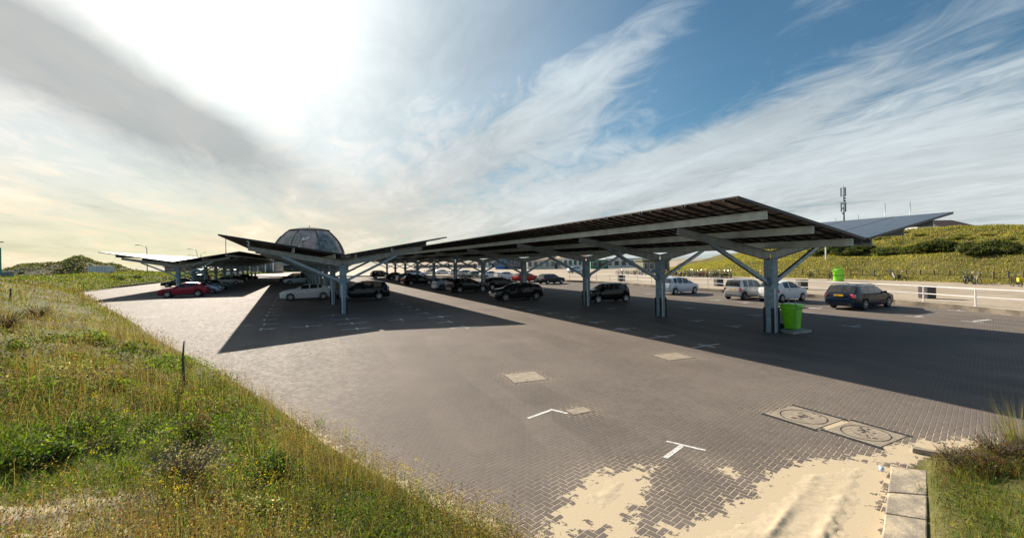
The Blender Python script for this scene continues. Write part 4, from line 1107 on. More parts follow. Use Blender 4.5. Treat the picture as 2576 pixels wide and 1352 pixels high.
# ---------------------------------------------------------------- bins
def wheelie():
    c = at(1992,834); rz = .62
    mb = MB(); mb.box((0,0,.06), (1.12,.95,.12)); tag(mb.build('concrete_slab', M['concrete'], loc=(c.x,c.y,0), rz=rz-.25, bevel=.015), 'pale concrete slab under the green wheeled bin', 'slab')
    r = empty('wheeled_bin', (c.x, c.y, .12), rz, 'bright green wheeled bin with lid beside the first carport column', 'bin')
    mb = MB()
    w0, d0, w1, d1, h = .47, .52, .60, .70, 1.0
    prof = [(w0-.04,d0-.04,.03),(w0,d0,.06),(w0+.02,d0+.03,.3),(w1-.03,d1-.05,.86),(w1+.05,d1+.03,.87),(w1+.05,d1+.03,.93),(w1,d1,.94),(w1,d1,h)]
    vs = []; fs = []
    for w, d, z in prof:
        for x, y in ((-1,-.8),(-.8,-1),(.8,-1),(1,-.8),(1,.8),(.8,1),(-.8,1),(-1,.8)): vs.append((x*w/2, y*d/2, z))
    n = 8
    for i in range(len(prof)-1):
        for k in range(n): fs.append((i*n+k, i*n+(k+1)%n, (i+1)*n+(k+1)%n, (i+1)*n+k))
    fs += [tuple(range(n-1,-1,-1)), tuple((len(prof)-1)*n+k for k in range(n))]
    mb.add(vs, fs); mb.build('body', M['bin_green'], r, bevel=.012)
    mb = MB(); mb.box((0,-.02,1.035), (.70,.80,.06)); mb.box((0,.0,1.075), (.60,.66,.03), taper=.9); mb.box((0,-.43,1.02), (.5,.04,.05)); mb.build('lid', M['bin_green'], r, bevel=.015)
    mb = MB(); mb.tube([(-.26,.46,.98),(-.26,.42,1.02),(.26,.42,1.02),(.26,.46,.98)], .018, 8); mb.build('handle', M['bin_green_dark'], r)
    for s in (-1, 1):
        mb = MB(); mb.lathe([(.10,-.03),(.125,-.03),(.125,.03),(.10,.03)], n=18, axis='y'); o = mb.build('wheel', M['black'], r, loc=(s*.30,.30,.125), rz=PI/2)
    f = empty('bin_frame', (c.x, c.y, .12), rz-.25, 'thin grey steel frame standing round the green wheeled bin', 'bin frame')
    for s in (-1, 1):
        mb = MB(); mb.tube([(s*.31,-.40 if s < 0 else .36,0),(s*.31,-.40 if s < 0 else .36,1.30)], .018, 8); mb.build('post', M['steel'], f)
    mb = MB(); mb.tube([(-.31,-.40,.92),(.42,-.43,.92),(.42,.36,.92),(.31,.36,.92)], .014, 6); mb.build('strap', M['dark'], f)
wheelie()
def litter():
    c = at(2109,706.5,PZ)
    r = empty('litter_bin', c, 0, 'round lime green litter bin with hoop handle below the grassy dune', 'litter bin')
    mb = MB(); mb.lathe([(.46,0),(.5,.05),(.5,1.12),(.54,1.14),(.54,1.26),(.5,1.28),(.40,1.36),(.2,1.4)], n=24); mb.build('body', M['bin_green'], r, smooth=True, angle=35)
    mb = MB(); mb.tube([(-.56,0,.5),(-.58,0,1.3)]+[(-.58*math.cos(a),0,1.35+.42*math.sin(a)) for a in np.linspace(0,PI,11)]+[(.58,0,1.3),(.56,0,.5)], .035, 8); mb.build('hoop', M['bin_green'], r)
    mb = MB(); mb.lathe([(.505,.62),(.505,.7)], n=24); mb.build('band', M['bin_green_dark'], r)
litter()
for px, py, w, lab in ((2332,749.5,.68,'brown box planter behind the white railing beyond the dark estate car'),(1563,706.5,.85,'brown box planter behind the railing above the black city car'),(1807.5,718.8,.72,'brown box planter between the two silver cars behind the railing'),(2017,727,.72,'brown box planter behind the nose of the rounded white car')):
    c = at(px, py, PZ); r = empty('planter_box', c, .15, lab, 'planter', 'brown boxes along the promenade')
    mb = MB(); mb.box((0,0,.41), (w,.6,.82)); mb.build('body', M['brown_box'], r, bevel=.02)
    mb = MB()
    for z in (.22,.44,.66):
        mb.box((0,-.302,z), (w+.01,.012,.02))
    mb.build('slat_gaps', M['black'], r)
    mb = MB(); mb.box((0,0,.835), (w+.06,.66,.03)); mb.build('rim', M['wood'], r)

# ---------------------------------------------------------------- railing along the promenade
def walk(P, step, s0=0.0):
    out = []; acc = -s0
    for a, b in zip(P[:-1], P[1:]):
        a, b = Vector((*a,0)), Vector((*b,0)); L = (b-a).length; t = -acc if acc < 0 else (step-acc if acc else 0)
        while t <= L: out.append(a+(b-a)*(t/L)); t += step
        acc = (acc+L) % step if acc+L >= 0 else acc+L
    return out
def railing():
    path = offset(KERB[1:13], .5); pts = [Vector((*path[0],PZ))]
    # evenly spaced posts
    seg = []; tot = 0
    for a, b in zip(path[:-1], path[1:]):
        l = math.hypot(b[0]-a[0], b[1]-a[1]); seg.append((tot, l, a, b)); tot += l
    def P(s):
        for t0, l, a, b in seg:
            if s <= t0+l+1e-6: f = (s-t0)/l; return Vector((a[0]+(b[0]-a[0])*f, a[1]+(b[1]-a[1])*f, PZ))
        return Vector((*path[-1], PZ))
    n = int(tot/2.75); ps = [P(tot*i/n) for i in range(n+1)]
    r = empty('railing', ps[0], 0, 'long low white tubular railing along the promenade kerb', 'railing'); b = ps[0]
    for p in ps:
        mb = MB(); mb.tube([(0,0,0),(0,0,.97)], .038, 8); mb.lathe([(.08,0),(.08,.012)], n=8); mb.build('post', M['white'], r, loc=p-b)
    for z in (.95, .50):
        for i in range(0, n, 4):
            q = ps[i:i+5]; mb = MB()
            mb.tube([(p-b)+Vector((0,0,z)) for p in q], .036 if z > .6 else .026, 8); mb.build('rail', M['white'], r)
railing()

# ---------------------------------------------------------------- poles, lamps, mast, signs
def lamp(px, pyb, pytop, D, arm_px, label, z0=0.0):
    b = dep(px, pyb, D); t = dep(px, pytop, D); h = t.z-z0; e = dep(arm_px, pytop, D); dx = e.x-b.x
    r = empty('street_lamp', (b.x, D, z0), 0, label, 'street lamp', 'street lamps beyond the car park')
    mb = MB(); mb.tube([(0,0,0),(0,0,h*.8),(dx*.04,0,h*.93),(dx*.2,0,h*.985),(dx*.62,0,h)], [.09,.07,.06,.055,.05], 8); mb.build('pole', M['steel'], r, smooth=True)
    mb = MB(); mb.box((dx*.82,0,h+.02), (abs(dx)*.42,.26,.13), taper=.75); mb.build('lamp_head', M['steel_dark'], r, bevel=.02)
lamp(371,690,616,96,341,'curved street lamp standing clear against the yellow sky')
lamp(497,690,626,118,472,'curved street lamp above the roof of the farthest left carport')
lamp(489,690,640,150,472,'small distant street lamp, lower of those above the far carport')
lamp(506,690,635,140,519,'small distant street lamp with its arm turned towards the sun')
lamp(-14,720,609,62,8,'street lamp of which only the dark head enters the picture edge')
def pole(px, pyt, D, z0, r_, label, m='steel', cat='pole', name='pole', grp=None):
    t = dep(px, pyt, D); mb = MB(); mb.tube([(0,0,0),(0,0,t.z-z0)], [r_, r_*.6], 8)
    o = mb.build(name, M[m], loc=(t.x, D, z0), smooth=True); tag(o, label, cat, grp); return o
pole(568, 600, 140, 0, .16, 'plain mast rising above the farthest left carport roof', name='flag_pole')
for px, y, lab in ((2102,548,'thinnest short aerial just before the phone mast'),(2159,540,'short thin aerial just past the phone mast'),(2226,511,'tall thin aerial between the phone mast and the dune hut'),(2289,507,'tallest thin aerial above the tip of the solar roof')):
    pole(px, y, 105, 6, .10, lab, cat='aerial', name='aerial_pole', grp='thin aerials behind the solar roof')
pole(2076, 577, 62, PZ, .11, 'pale lamp post at the foot of the dune by the lime bin', 'white', 'lamp post', 'lamp_post')
def phone_mast():
    D = 130; t = dep(2121.5, 470, D); b = dep(2121.5, 560, D); z0 = 4.0
    r = empty('phone_mast', (t.x, D, z0), 0, 'phone mast with two tiers of antenna panels behind the solar roof', 'mast'); h = t.z-z0
    mb = MB(); mb.tube([(0,0,0),(0,0,h)], [.28,.16], 10); mb.build('pole', M['steel_dark'], r, smooth=True)
    for zt, L in ((h-.2, 2.6), (h-4.6, 2.8)):
        for a in (.3, 2.4, 4.5):
            for q in (-.25, .25):
                mb = MB(); x, y = .62*math.cos(a+q*.9), .62*math.sin(a+q*.9)
                mb.box((x,y,zt-L/2), (.28,.16,L), a); mb.build('antenna_panel', M['steel'], r)
            mb = MB()
            for z in (zt-.4, zt-L+.4): mb.bar((0,0,z),(.55*math.cos(a),.55*math.sin(a),z), .07,.07)
            mb.build('bracket', M['steel_dark'], r)
    mb = MB()
    for k in range(7): mb.box((random.choice((-.35,.35)), 0, h-3.4-k*.75), (.34,.3,.42))
    mb.build('radio_units', M['steel_dark'], r)
    mb = MB(); mb.tube([(0,0,h),(0,0,h+.7)], .03, 6); mb.build('spike', M['steel_dark'], r)
phone_mast()
def sign(px, pyb, D, w, h, zc, m, label, z0=0.0, rz=0.0, round_=False):
    b = dep(px, pyb, D); r = empty('road_sign', (b.x, D, z0), rz, label, 'sign', 'signs beyond the car park')
    mb = MB(); mb.tube([(0,.03,0),(0,.03,zc+h/2)], .04, 6); mb.build('post', M['steel'], r)
    mb = MB()
    if round_: mb.lathe([(w/2,-.02),(w/2,.0)], (0,0,zc), 20, axis='y')
    else: mb.box((0,-.02,zc), (w,.04,h))
    mb.build('sign_board', m, r)
M['sign_blue'] = mat('sign_blue', (.04,.10,.35), .5); M['sign_red'] = mat('sign_red', (.40,.05,.07), .5); M['sign_green'] = mat('sign_green', (.02,.22,.13), .5)
sign(-8,700,55,1.3,3.4,4.1,M['sign_green'],'tall green board cut by the picture edge beside the pale shed', .2)
sign(448,700,92,.75,.75,2.5,M['sign_red'],'round reddish traffic sign near the white vans', 1.0, round_=True)
sign(558,690,108,1.4,1.4,3.6,M['sign_blue'],'square blue parking sign behind the first left column')
sign(590,690,112,1.5,1.2,3.4,M['sign_blue'],'wide blue sign between the first two left columns')

# wooden stick in the grass, dune fence posts
p = ray_dune(462,992); mb = MB(); mb.tube([(0,0,-.2),(.01,0,.4),(-.005,0,.75),(.03,.0,1.12)], [.028,.026,.022,.012], 7)
tag(mb.build('stake', M['wood'], loc=p, smooth=True), 'thin dark wooden stake standing in the near grass', 'stake')
for px, py, D in ((210,706,1.0),(27,735,1.0)):
    p = ray_dune(px, py+22); mb = MB(); mb.tube([(0,0,-.2),(0,.0,.75)], [.05,.04], 7); tag(mb.build('stake', M['wood'], loc=p), 'dark stub of a fence post in the grass'+(' near the far kerb' if px > 100 else ' at the picture edge'), 'stake')
def fence_posts():
    pts = [at(*q, PZ) for q in ((2576,713),(2500,711),(2430,708),(2350,705.5),(2280,703.5),(2200,702),(2140,700),(2060,698.5),(1980,697))]
    r = empty('dune_fence', pts[0], 0, 'low wire fence with wooden posts along the foot of the dune', 'fence')
    for i in range(len(pts)-1):
        for q in (0, .5):
            a = pts[i].lerp(pts[i+1], q); mb = MB(); mb.tube([(0,0,-.1),(random.uniform(-.05,.05),0,1.15)], .07, 7); mb.build('post', M['wood'], r, loc=a-pts[0])
    for z in (.5, 1.0):
        mb = MB(); mb.tube([a-pts[0]+Vector((0,0,z)) for a in pts], .012, 5); mb.build('wire', M['steel_dark'], r)
fence_posts()

# ---------------------------------------------------------------- bicycles
def bicycle():
    r = empty('bicycle', (0,0,0))
    for x in (-.53, .53):
        mb = MB(); n = 22
        pts = [(x+.34*math.cos(2*PI*k/n), 0, .34+.34*math.sin(2*PI*k/n)) for k in range(n+1)]
        mb.tube(pts, .03, 6, cap=False)
        for k in range(8):
            a = PI*k/8; mb.tube([(x-.33*math.cos(a),0,.34-.33*math.sin(a)),(x+.33*math.cos(a),0,.34+.33*math.sin(a))], .004, 4)
        mb.build('wheel', M['tyre'], r)
    mb = MB()
    for a, b in (((-.53,0,.34),(-.08,0,.30)),((-.08,0,.30),(-.2,0,.86)),((-.53,0,.34),(-.18,0,.78)),((-.08,0,.30),(.36,0,.78)),((-.19,0,.80),(.35,0,.86)),((.53,0,.34),(.34,0,.95))): mb.tube([a,b], .03, 7)
    mb.box((-.05,0,.30), (.18,.04,.16)); f = mb.build('frame', M['bikeframe'], r); f['paint'] = 1
    mb = MB(); mb.box((-.22,0,.92), (.26,.17,.07), taper=.7); mb.build('saddle', M['black'], r, bevel=.015)
    mb = MB(); mb.tube([(.34,0,.95),(.33,0,1.06)], .016, 6); mb.tube([(.22,-.3,1.06),(.33,-.18,1.10),(.36,0,1.09),(.33,.18,1.10),(.22,.3,1.06)], .014, 6); mb.build('handlebar', M['chrome'], r)
    mb = MB(); mb.box((-.6,0,.74), (.36,.14,.02)); mb.tube([(-.6,.06,.73),(-.53,.07,.34)], .01, 5); mb.tube([(-.6,-.06,.73),(-.53,-.07,.34)], .01, 5); mb.build('carrier', M['dark'], r)
    return r
M['bikeframe'] = mat('bike_frame_black', (.02,.02,.022), .4)
BP = [M['bikeframe']]+[mat('bike_frame_'+n, c, .4) for n, c in (('silver',(.4,.4,.42)),('red',(.3,.03,.03)),('blue',(.04,.10,.3)),('cream',(.5,.45,.33)),('green',(.05,.16,.07)))]
BK = bicycle(); used_b = [False]
def bike(p, rz, ci, label, grp='bicycles parked along the dune'):
    o = BK if not used_b[0] else copy_tree(BK); used_b[0] = True
    o.location = p; o.rotation_euler = (random.uniform(-.16,.16), 0, rz); tag(o, label, 'bicycle', grp)
    for ch in o.children:
        if ch.get('paint'): s = ch.material_slots[0]; s.link = 'OBJECT'; s.material = BP[ci]
bike(at(2250,704,PZ), 1.0, 1, 'lone silver bicycle against the dune fence past the dark estate car')
bike(at(2440,713,PZ), .25, 0, 'dark bicycle, first of the two leaning together at the dune fence')
bike(at(2458,714.5,PZ), .4, 4, 'pale bicycle leaning on the dark one at the dune fence')
bike(at(2262,704.5,PZ), .7, 0, 'dark bicycle beside the lone silver one at the dune fence')
bike(at(2428,712,PZ), .8, 0, 'black bicycle at the far side of the pair leaning at the dune fence')
bike(at(2556,720,PZ), 1.15, 0, 'bicycle with yellow pannier at the far end of the dune fence')
mb = MB(); q = at(2556,720,PZ); mb.box((0,0,.55), (.35,.42,.34), 1.15); tag(mb.build('pannier', mat('yellow_bag', (.55,.45,.03), .6), loc=q+Vector((-.22,-.55,.05)), bevel=.03), 'yellow pannier bag on the farthest right bicycle', 'bag')
bike(at(2089,703,PZ), .6, 0, 'dark bicycle beside the lime green litter bin')
for i in range(26):
    px = 1690+i*5.9+random.uniform(-2,2); bike(at(px, 692.5+i*.2+random.uniform(0,2.5), PZ), random.uniform(.5,1.3), random.choice((0,0,0,1,2,3)), 'bicycle in the crowded row at the foot of the dune', 'crowded bicycle row')
for i in range(16):
    px = 1556+i*8+random.uniform(-3,3); bike(at(px, 690.5+random.uniform(0,3.5), PZ), random.uniform(.3,2.8), random.choice((0,1,2,3,4,5)), 'bicycle in the mixed cluster before the olive cafe', 'bicycle cluster by the cafe')
for px in (1905, 1925, 2040): bike(at(px, 699.5, PZ), random.uniform(.4,1.2), 0, 'dark bicycle behind the %s carport column' % ('first' if px < 2000 else 'brace of the first'), 'bicycles near the first column')

# ---------------------------------------------------------------- buildings far away
def wallmat(n, c, v=.06): return mat(n, c, .8, 0, v, .4)
M['cream'] = wallmat('cream_render', (.55,.50,.40)); M['whitewall'] = wallmat('white_render', (.66,.66,.64)); M['greywall'] = wallmat('grey_cladding', (.11,.11,.12)); M['bluewall'] = wallmat('blue_cladding', (.06,.16,.42))
M['tile'] = mat('beige_roof_tiles', (.42,.30,.20), .85, 0, .18, 2); M['brick'] = wallmat('red_brick', (.22,.11,.08)); M['olive'] = wallmat('olive_wood', (.13,.14,.08)); M['greenwall'] = wallmat('green_board', (.02,.16,.10)); M['flatroof'] = wallmat('roof_felt', (.20,.19,.18)); M['lightroof'] = wallmat('pale_roof', (.50,.50,.50))
def building(name, label, x0, x1, ytop, D, depth, wall, roof, kind='flat', nwin=4, rows=1, base=PZ, overhang=.3, door=True, wfrac=.6):
    a, b = dep(x0, HY, D), dep(x1, HY, D); W = b.x-a.x; z1 = dep((x0+x1)/2, ytop, D).z; h = z1-base
    r = empty(name, ((a.x+b.x)/2, D, base), 0, label, 'building')
    hw = h if kind == 'flat' else h*.58
    mb = MB(); mb.box((0, depth/2, hw/2), (W, depth, hw)); mb.build('wall', wall, r)
    mb = MB()
    if kind == 'flat': mb.box((0, depth/2, hw+.12), (W+2*overhang, depth+2*overhang, .24))
    else:
        o = overhang; e = W/2+o; f = depth+o; rd = depth*.32
        mb.add([(-e,-o,hw-.05),(e,-o,hw-.05),(e,f,hw-.05),(-e,f,hw-.05),(-e+rd,depth/2,h),(e-rd,depth/2,h)], [(3,2,1,0),(0,1,5,4),(1,2,5),(2,3,4,5),(3,0,4)])
    mb.build('roof', roof, r)
    ww = W/nwin
    for j in range(rows):
        zc = hw*(j+.55)/rows
        for i in range(nwin):
            x = -W/2+ww*(i+.5); wd = ww*wfrac; wh = hw/rows*.5
            mb = MB(); mb.box((x,-.04,zc), (wd+.16,.08,wh+.16)); fr = mb.build('window', M['sash'], r)
            mb = MB(); mb.box((x,-.062,zc), (wd,.05,wh)); mb.build('pane', M['winglass'], fr)
    if door:
        mb = MB(); mb.box((W*.5-ww*.5-ww*.42,-.03,1.05), (1.0,.1,2.1)); mb.build('door', M['dark'], r)
    return r, W, hw
building('cafe','cream beach house with beige hipped roof and many windows',1326,1412,636,150,12,M['cream'],M['tile'],'hip',6)
building('cafe','second beige roofed house with white porch columns',1404,1490,632,165,14,M['whitewall'],M['tile'],'hip',7)
building('kiosk','blue fronted kiosk left of the beige roofed houses',1246,1286,646,160,8,M['bluewall'],M['flatroof'],nwin=3)
building('kiosk','slate grey building between the blue kiosk and the beach house',1284,1334,650,158,10,M['greywall'],M['flatroof'],nwin=4)
building('shop','small building with a green front board beside the second column gap',1486,1530,654,140,8,M['greenwall'],M['lightroof'],nwin=2)
building('shop','long pale grey beach building behind the bicycles',1524,1632,651,150,10,M['whitewall'],M['lightroof'],nwin=6)
building('cafe','olive timber cafe dug into the end of the dune',1618,1684,655,92,6,M['olive'],M['olive'],nwin=5)
building('house','red brick low house far behind the black crossover',1142,1206,657,210,10,M['brick'],M['tile'],'hip',5)
building('house','white low building far between the fourth and fifth column',1200,1252,655,205,10,M['whitewall'],M['flatroof'],nwin=4)
building('house','pale far building left of the brick house',1040,1140,659,230,12,M['cream'],M['tile'],'hip',8)
building('cafe','dark low building beneath the end of the left carport',560,640,668,175,10,M['greywall'],M['flatroof'],nwin=7)
building('shed','low red brown timber frame shed beyond the left grass bank',414,468,671,120,6,M['brick'],M['brick'],nwin=4)
building('shed','pale blue-grey shed at the picture edge below the green board',-40,10,686,62,1.2,mat('blue_shed',(.22,.27,.33),.7),M['lightroof'],nwin=2, base=.8)
building('hut','brown roofed hut on the dune behind the solar roof tip',2362,2470,549,80,7,M['brick'],mat('brown_roof',(.10,.06,.05),.8),'hip',4, base=5.5)
building('hut','small white container beside the brown roofed dune hut',2309,2361,571,74,4,M['whitewall'],M['whitewall'],nwin=2, base=4.6, door=False, overhang=.02)
r, W, h = building('pavilion','white columned glass pavilion beside the end of the left carport',640,684,655,160,8,M['winglass'],M['lightroof'],nwin=3, overhang=1.2, door=False)
for i in range(4):
    mb = MB(); mb.box((-W/2-1+(W+2)*i/3,-1.0,h/2), (.3,.3,h)); mb.build('column', M['white'], r)
for i in range(3):   # white containers
    b0 = dep(243+i*12, 690, 98); r = empty('container', (b0.x, 98, 1.3), .1, ('white container nearest the far dune','white container between the other two by the bank','white container nearest the traffic sign')[i], 'container', 'white containers beyond the bank')
    mb = MB(); mb.box((0,0,1.2), (1.9,2.2,2.4)); mb.build('body', M['whitewall'], r, bevel=.04)
    mb = MB(); mb.box((0,-1.11,1.2), (.06,.04,2.2)); mb.box((-.6,-1.11,1.2), (.04,.03,2.2)); mb.box((.6,-1.11,1.2), (.04,.03,2.2)); mb.build('door_seams', M['steel'], r)
car('van','white', (*dep(497,690,112)[:2],.9), PI-.2, 'white van between the blue signs and the containers', 'vehicles beyond the grass bank')
car('van','white', (*dep(585,690,118)[:2],.6), PI-.3, 'white van seen under the first left brace', 'vehicles beyond the grass bank')
car('compact','white', (*dep(131,704,72)[:2],.55), .1, 'white car of which only the roof shows over the near grass', 'vehicles beyond the grass bank')
car('compact','pale_blue', (*dep(1450,690,100)[:2],PZ), .3, 'pale blue car standing in front of the green fronted shop', 'vehicles beyond the promenade')
# the domed hall
def hall():
    D = 195; c = dep(780, HY, D+12); r = empty('domed_hall', (c.x, D+12, PZ), 0, 'big dark domed hall with ribbed shell and arched windows', 'building')
    r.scale = (1.2,1.2,1.12)
    prof = [(13.4,6.6),(13.2,8.2),(12.6,10.0),(11.6,12.0),(10.2,14.0),(8.6,15.8),(7.2,16.9)]
    n = 16; rot = PI/16+.12
    mb = MB(); vs = []; fs = []
    for R, z in prof:
        for k in range(n):
            rr = R*(1.0 if k % 2 else .93); a = 2*PI*k/n+rot; vs.append((rr*math.cos(a), rr*math.sin(a), z))
    for i in range(len(prof)-1):
        for k in range(n): fs.append((i*n+k, i*n+(k+1)%n, (i+1)*n+(k+1)%n, (i+1)*n+k))
    mb.add(vs, fs); mb.build('dome_shell', M['dome'], r)
    mb = MB(); mb.lathe([(7.5,16.85),(7.5,17.25),(4.5,17.9),(1.5,18.3),(.2,18.4)], n=16, rot=rot); mb.build('roof_cap', M['capmat'], r)
    mb = MB(); mb.tube([(0,0,18.3),(0,0,19.2)], .12, 6); mb.build('vent', M['dark'], r)
    for k in range(1, n, 2):
        a = 2*PI*k/n+rot; mb = MB()
        mb.tube([((R+.12)*math.cos(a),(R+.12)*math.sin(a),z) for R, z in prof], .26, 5); mb.build('rib', M['steel_dark'], r)
    for a0, m in ((4.62, M['archpanel']), (5.66, M['domeglass']), (3.55, M['archpanel'])):
        mb = MB(); N = 8; vs = []; fs = []
        for j in range(N+1):
            f = j/N; z = 6.8+f*9.0; R = float(np.interp(z, [p[1] for p in prof], [p[0] for p in prof]))+.32; hw = .36*math.sqrt(max(0,1-f**2.2))
            for q in (-1, 0, 1): vs.append((R*math.cos(a0+q*hw)*1.0, R*math.sin(a0+q*hw), z))
        for j in range(N):
            for q in range(2): fs.append((j*3+q, j*3+q+1, j*3+4+q, j*3+3+q))
        mb.add(vs, fs); w = mb.build('arched_window', m, r)
        mb = MB()
        for q in (-.66,-.33,0,.33,.66):
            pts = []
            for j in range(N):
                f = j/N
                if abs(q) > math.sqrt(max(0,1-f**2.2)): break
                z = 6.8+f*9.0; R = float(np.interp(z, [p[1] for p in prof], [p[0] for p in prof]))+.42; pts.append((R*math.cos(a0+q*.36), R*math.sin(a0+q*.36), z))
            if len(pts) > 1: mb.tube(pts, .07, 4)
        for j in range(1, 7):
            f = j/N; hw = .36*math.sqrt(max(0,1-f**2.2)); z = 6.8+f*9.0; R = float(np.interp(z, [p[1] for p in prof], [p[0] for p in prof]))+.42
            mb.tube([(R*math.cos(a0+q*hw), R*math.sin(a0+q*hw), z) for q in (-1,-.5,0,.5,1)], .06, 4)
        mb.build('glazing_bars', M['steel'], w)
    # bird-like white emblem and a small mark below it
    a0 = 5.03; ca, sa = math.cos(a0), math.sin(a0)
    def onw(u, z, R): return (R*ca-sa*u, R*sa+ca*u, z)
    mb = MB(); R1 = 12.35
    mb.add([onw(-1.3,12.2,R1),onw(-.8,13.4,R1-.6),onw(.0,12.7,R1-.25),onw(-.55,12.45,R1-.1)], [(0,3,2,1)])
    mb.add([onw(-.1,12.5,R1-.1),onw(.6,13.4,R1-.6),onw(1.5,13.6,R1-.7),onw(.6,12.75,R1-.25)], [(0,3,2,1)])
    e = mb.build('emblem', M['white'], r); sm = e.modifiers.new('solid','SOLIDIFY'); sm.thickness = .2; sm.offset = 0
    mb = MB(); mb.box(onw(-2.0,9.6,13.05), (.6,.15,.9), a0+PI/2); mb.build('emblem', M['white'], r)
    mb = MB(); mb.lathe([(14.2,6.2),(14.2,6.6),(13,6.65)], n=16, rot=rot); mb.build('ledge', M['lightroof'], r)
    mb = MB(); mb.box((-3,-1,3.1), (29,22,6.2)); mb.build('wall', M['greywall'], r)
    for i in range(9):
        mb = MB(); mb.box((-15.5+i*3.1,-12.05,3.9), (1.7,.1,2.2)); f = mb.build('window', M['sash'], r)
        mb = MB(); mb.box((-15.5+i*3.1,-12.09,3.9), (1.4,.1,1.9)); mb.build('pane', M['winglass'], f)
    mb = MB(); mb.box((-4,-13.6,2.6), (20,3,.25)); mb.build('awning', M['lightroof'], r)
M['capmat'] = mat('dome_cap', (.06,.06,.065), .95, 0, .1, .5, spec=.05)
M['dome'] = mat('dome_cladding', (.40,.335,.315), .9, .0, .12, .5); M['domeglass'] = mat('dome_glass', (.15,.19,.20), .35, 0, .25, .6, spec=.3)
M['archpanel'] = mat('lattice_panel', (.42,.35,.27), .7, 0, .15, 2)
hall()
# people and small figures far off on the plaza
def person(p, rz, top, legs, label, grp='people on the far plaza'):
    """one skinned body, hair and clothes by face colour"""
    me = bpy.data.meshes.new('person')
    V = [(0,0,.95),(0,0,1.15),(0,0,1.38),(0,0,1.50),(0,.01,1.62),(0,0,1.74),
         (-.10,0,.90),(-.11,.10,.50),(-.12,.03,.06),(-.12,.16,.04),(.10,0,.90),(.11,-.10,.50),(.12,-.16,.08),(.12,-.05,.04),
         (-.19,0,1.38),(-.25,-.06,1.10),(-.24,.03,.86),(.19,0,1.38),(.25,.06,1.10),(.24,.12,.87)]
    E = [(0,1),(1,2),(2,3),(3,4),(4,5),(0,6),(6,7),(7,8),(8,9),(0,10),(10,11),(11,12),(12,13),(2,14),(14,15),(15,16),(2,17),(17,18),(18,19)]
    me.from_pydata(V, E, []); o = bpy.data.objects.new('person', me); COL.objects.link(o)
    s = o.modifiers.new('skin','SKIN'); rad = [.15,.14,.16,.06,.10,.08,.10,.065,.045,.04,.10,.065,.045,.04,.07,.045,.04,.07,.045,.04]
    for v, q in zip(me.skin_vertices[0].data, rad): v.radius = (q, q*.85)
    me.skin_vertices[0].data[0].use_root = True
    o.modifiers.new('sub','SUBSURF').levels = 1
    m, t, b = newmat('person_clothes'); z = t.sep(t.node('ShaderNodeTexCoord').outputs['Object'])[2]
    c = t.mix(t.math('GREATER_THAN', z, .95), legs, top); c = t.mix(t.math('GREATER_THAN', z, 1.47), c, (.45,.28,.2)); c = t.mix(t.math('GREATER_THAN', z, 1.70), c, (.06,.04,.03))
    t.l.new(c, b.inputs['Base Color']); me.materials.append(m)
    o.location = p; o.rotation_euler = (0,0,rz); tag(o, label, 'person', grp)
for px, tp, lg, lab in ((661,(.05,.05,.2),(.02,.02,.03),'person in dark blue walking on the plaza before the pavilion'),(665.5,(.6,.6,.6),(.05,.05,.06),'person in a pale top walking beside the one in dark blue'),(700,(.25,.1,.08),(.04,.05,.1),'person in a rust jacket below the domed hall'),(735,(.6,.6,.55),(.1,.1,.1),'person in white standing below the domed hall'),(752,(.1,.3,.05),(.03,.03,.04),'person in a green top below the domed hall')):
    person(at(px, 683.5, PZ), random.uniform(0,6), tp, lg, lab)
# ---------------------------------------------------------------- vegetation
M['grass'] = vegmat('grass_blades', .52); M['leaf'] = vegmat('leaves', .42)
PAL = dict(green=(.085,.145,.020), lime=(.155,.175,.026), olive=(.13,.130,.030), straw=(.24,.20,.10), rust=(.17,.085,.034), dgreen=(.042,.072,.015), ylime=(.25,.24,.045), ystraw=(.40,.325,.12), yolive=(.19,.18,.05), brown=(.13,.10,.07), grey=(.26,.235,.19), bush=(.075,.095,.025))
def blades(P, h, w, lean, col, az=None, name='grass', mat_=None, bend=.4):
    n = len(P); az = RNG.uniform(0, 2*PI, n) if az is None else az
    fa = RNG.uniform(0, 2*PI, n)
    dx, dy = np.cos(az), np.sin(az); sx, sy = np.cos(fa)*w/2, np.sin(fa)*w/2
    z0 = P[:, 2]-.02
    V = np.zeros((n, 5, 3)); L = lean*h
    V[:,0] = np.stack([P[:,0]-sx, P[:,1]-sy, z0], 1); V[:,1] = np.stack([P[:,0]+sx, P[:,1]+sy, z0], 1)
    mx, my, mz = P[:,0]+dx*L*bend, P[:,1]+dy*L*bend, z0+h*.58
    V[:,2] = np.stack([mx+sx*.75, my+sy*.75, mz], 1); V[:,3] = np.stack([mx-sx*.75, my-sy*.75, mz], 1)
    V[:,4] = np.stack([P[:,0]+dx*L, P[:,1]+dy*L, z0+h*np.sqrt(np.maximum(.05, 1-lean*lean*.5))], 1)
    b = np.arange(n)*5
    Q = np.stack([b,b+1,b+2,b+3], 1); T = np.stack([b+3,b+2,b+4], 1)
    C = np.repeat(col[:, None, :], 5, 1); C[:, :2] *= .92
    return V.reshape(-1,3), Q, T, C.reshape(-1,3)
def join(parts):
    Vs=[];Qs=[];Ts=[];Cs=[];o=0
    for V,Q,T,C in parts:
        Vs.append(V); Cs.append(C)
        if Q is not None and len(Q): Qs.append(Q+o)
        if T is not None and len(T): Ts.append(T+o)
        o += len(V)
    return np.concatenate(Vs), (np.concatenate(Qs) if Qs else None), (np.concatenate(Ts) if Ts else None), np.concatenate(Cs)
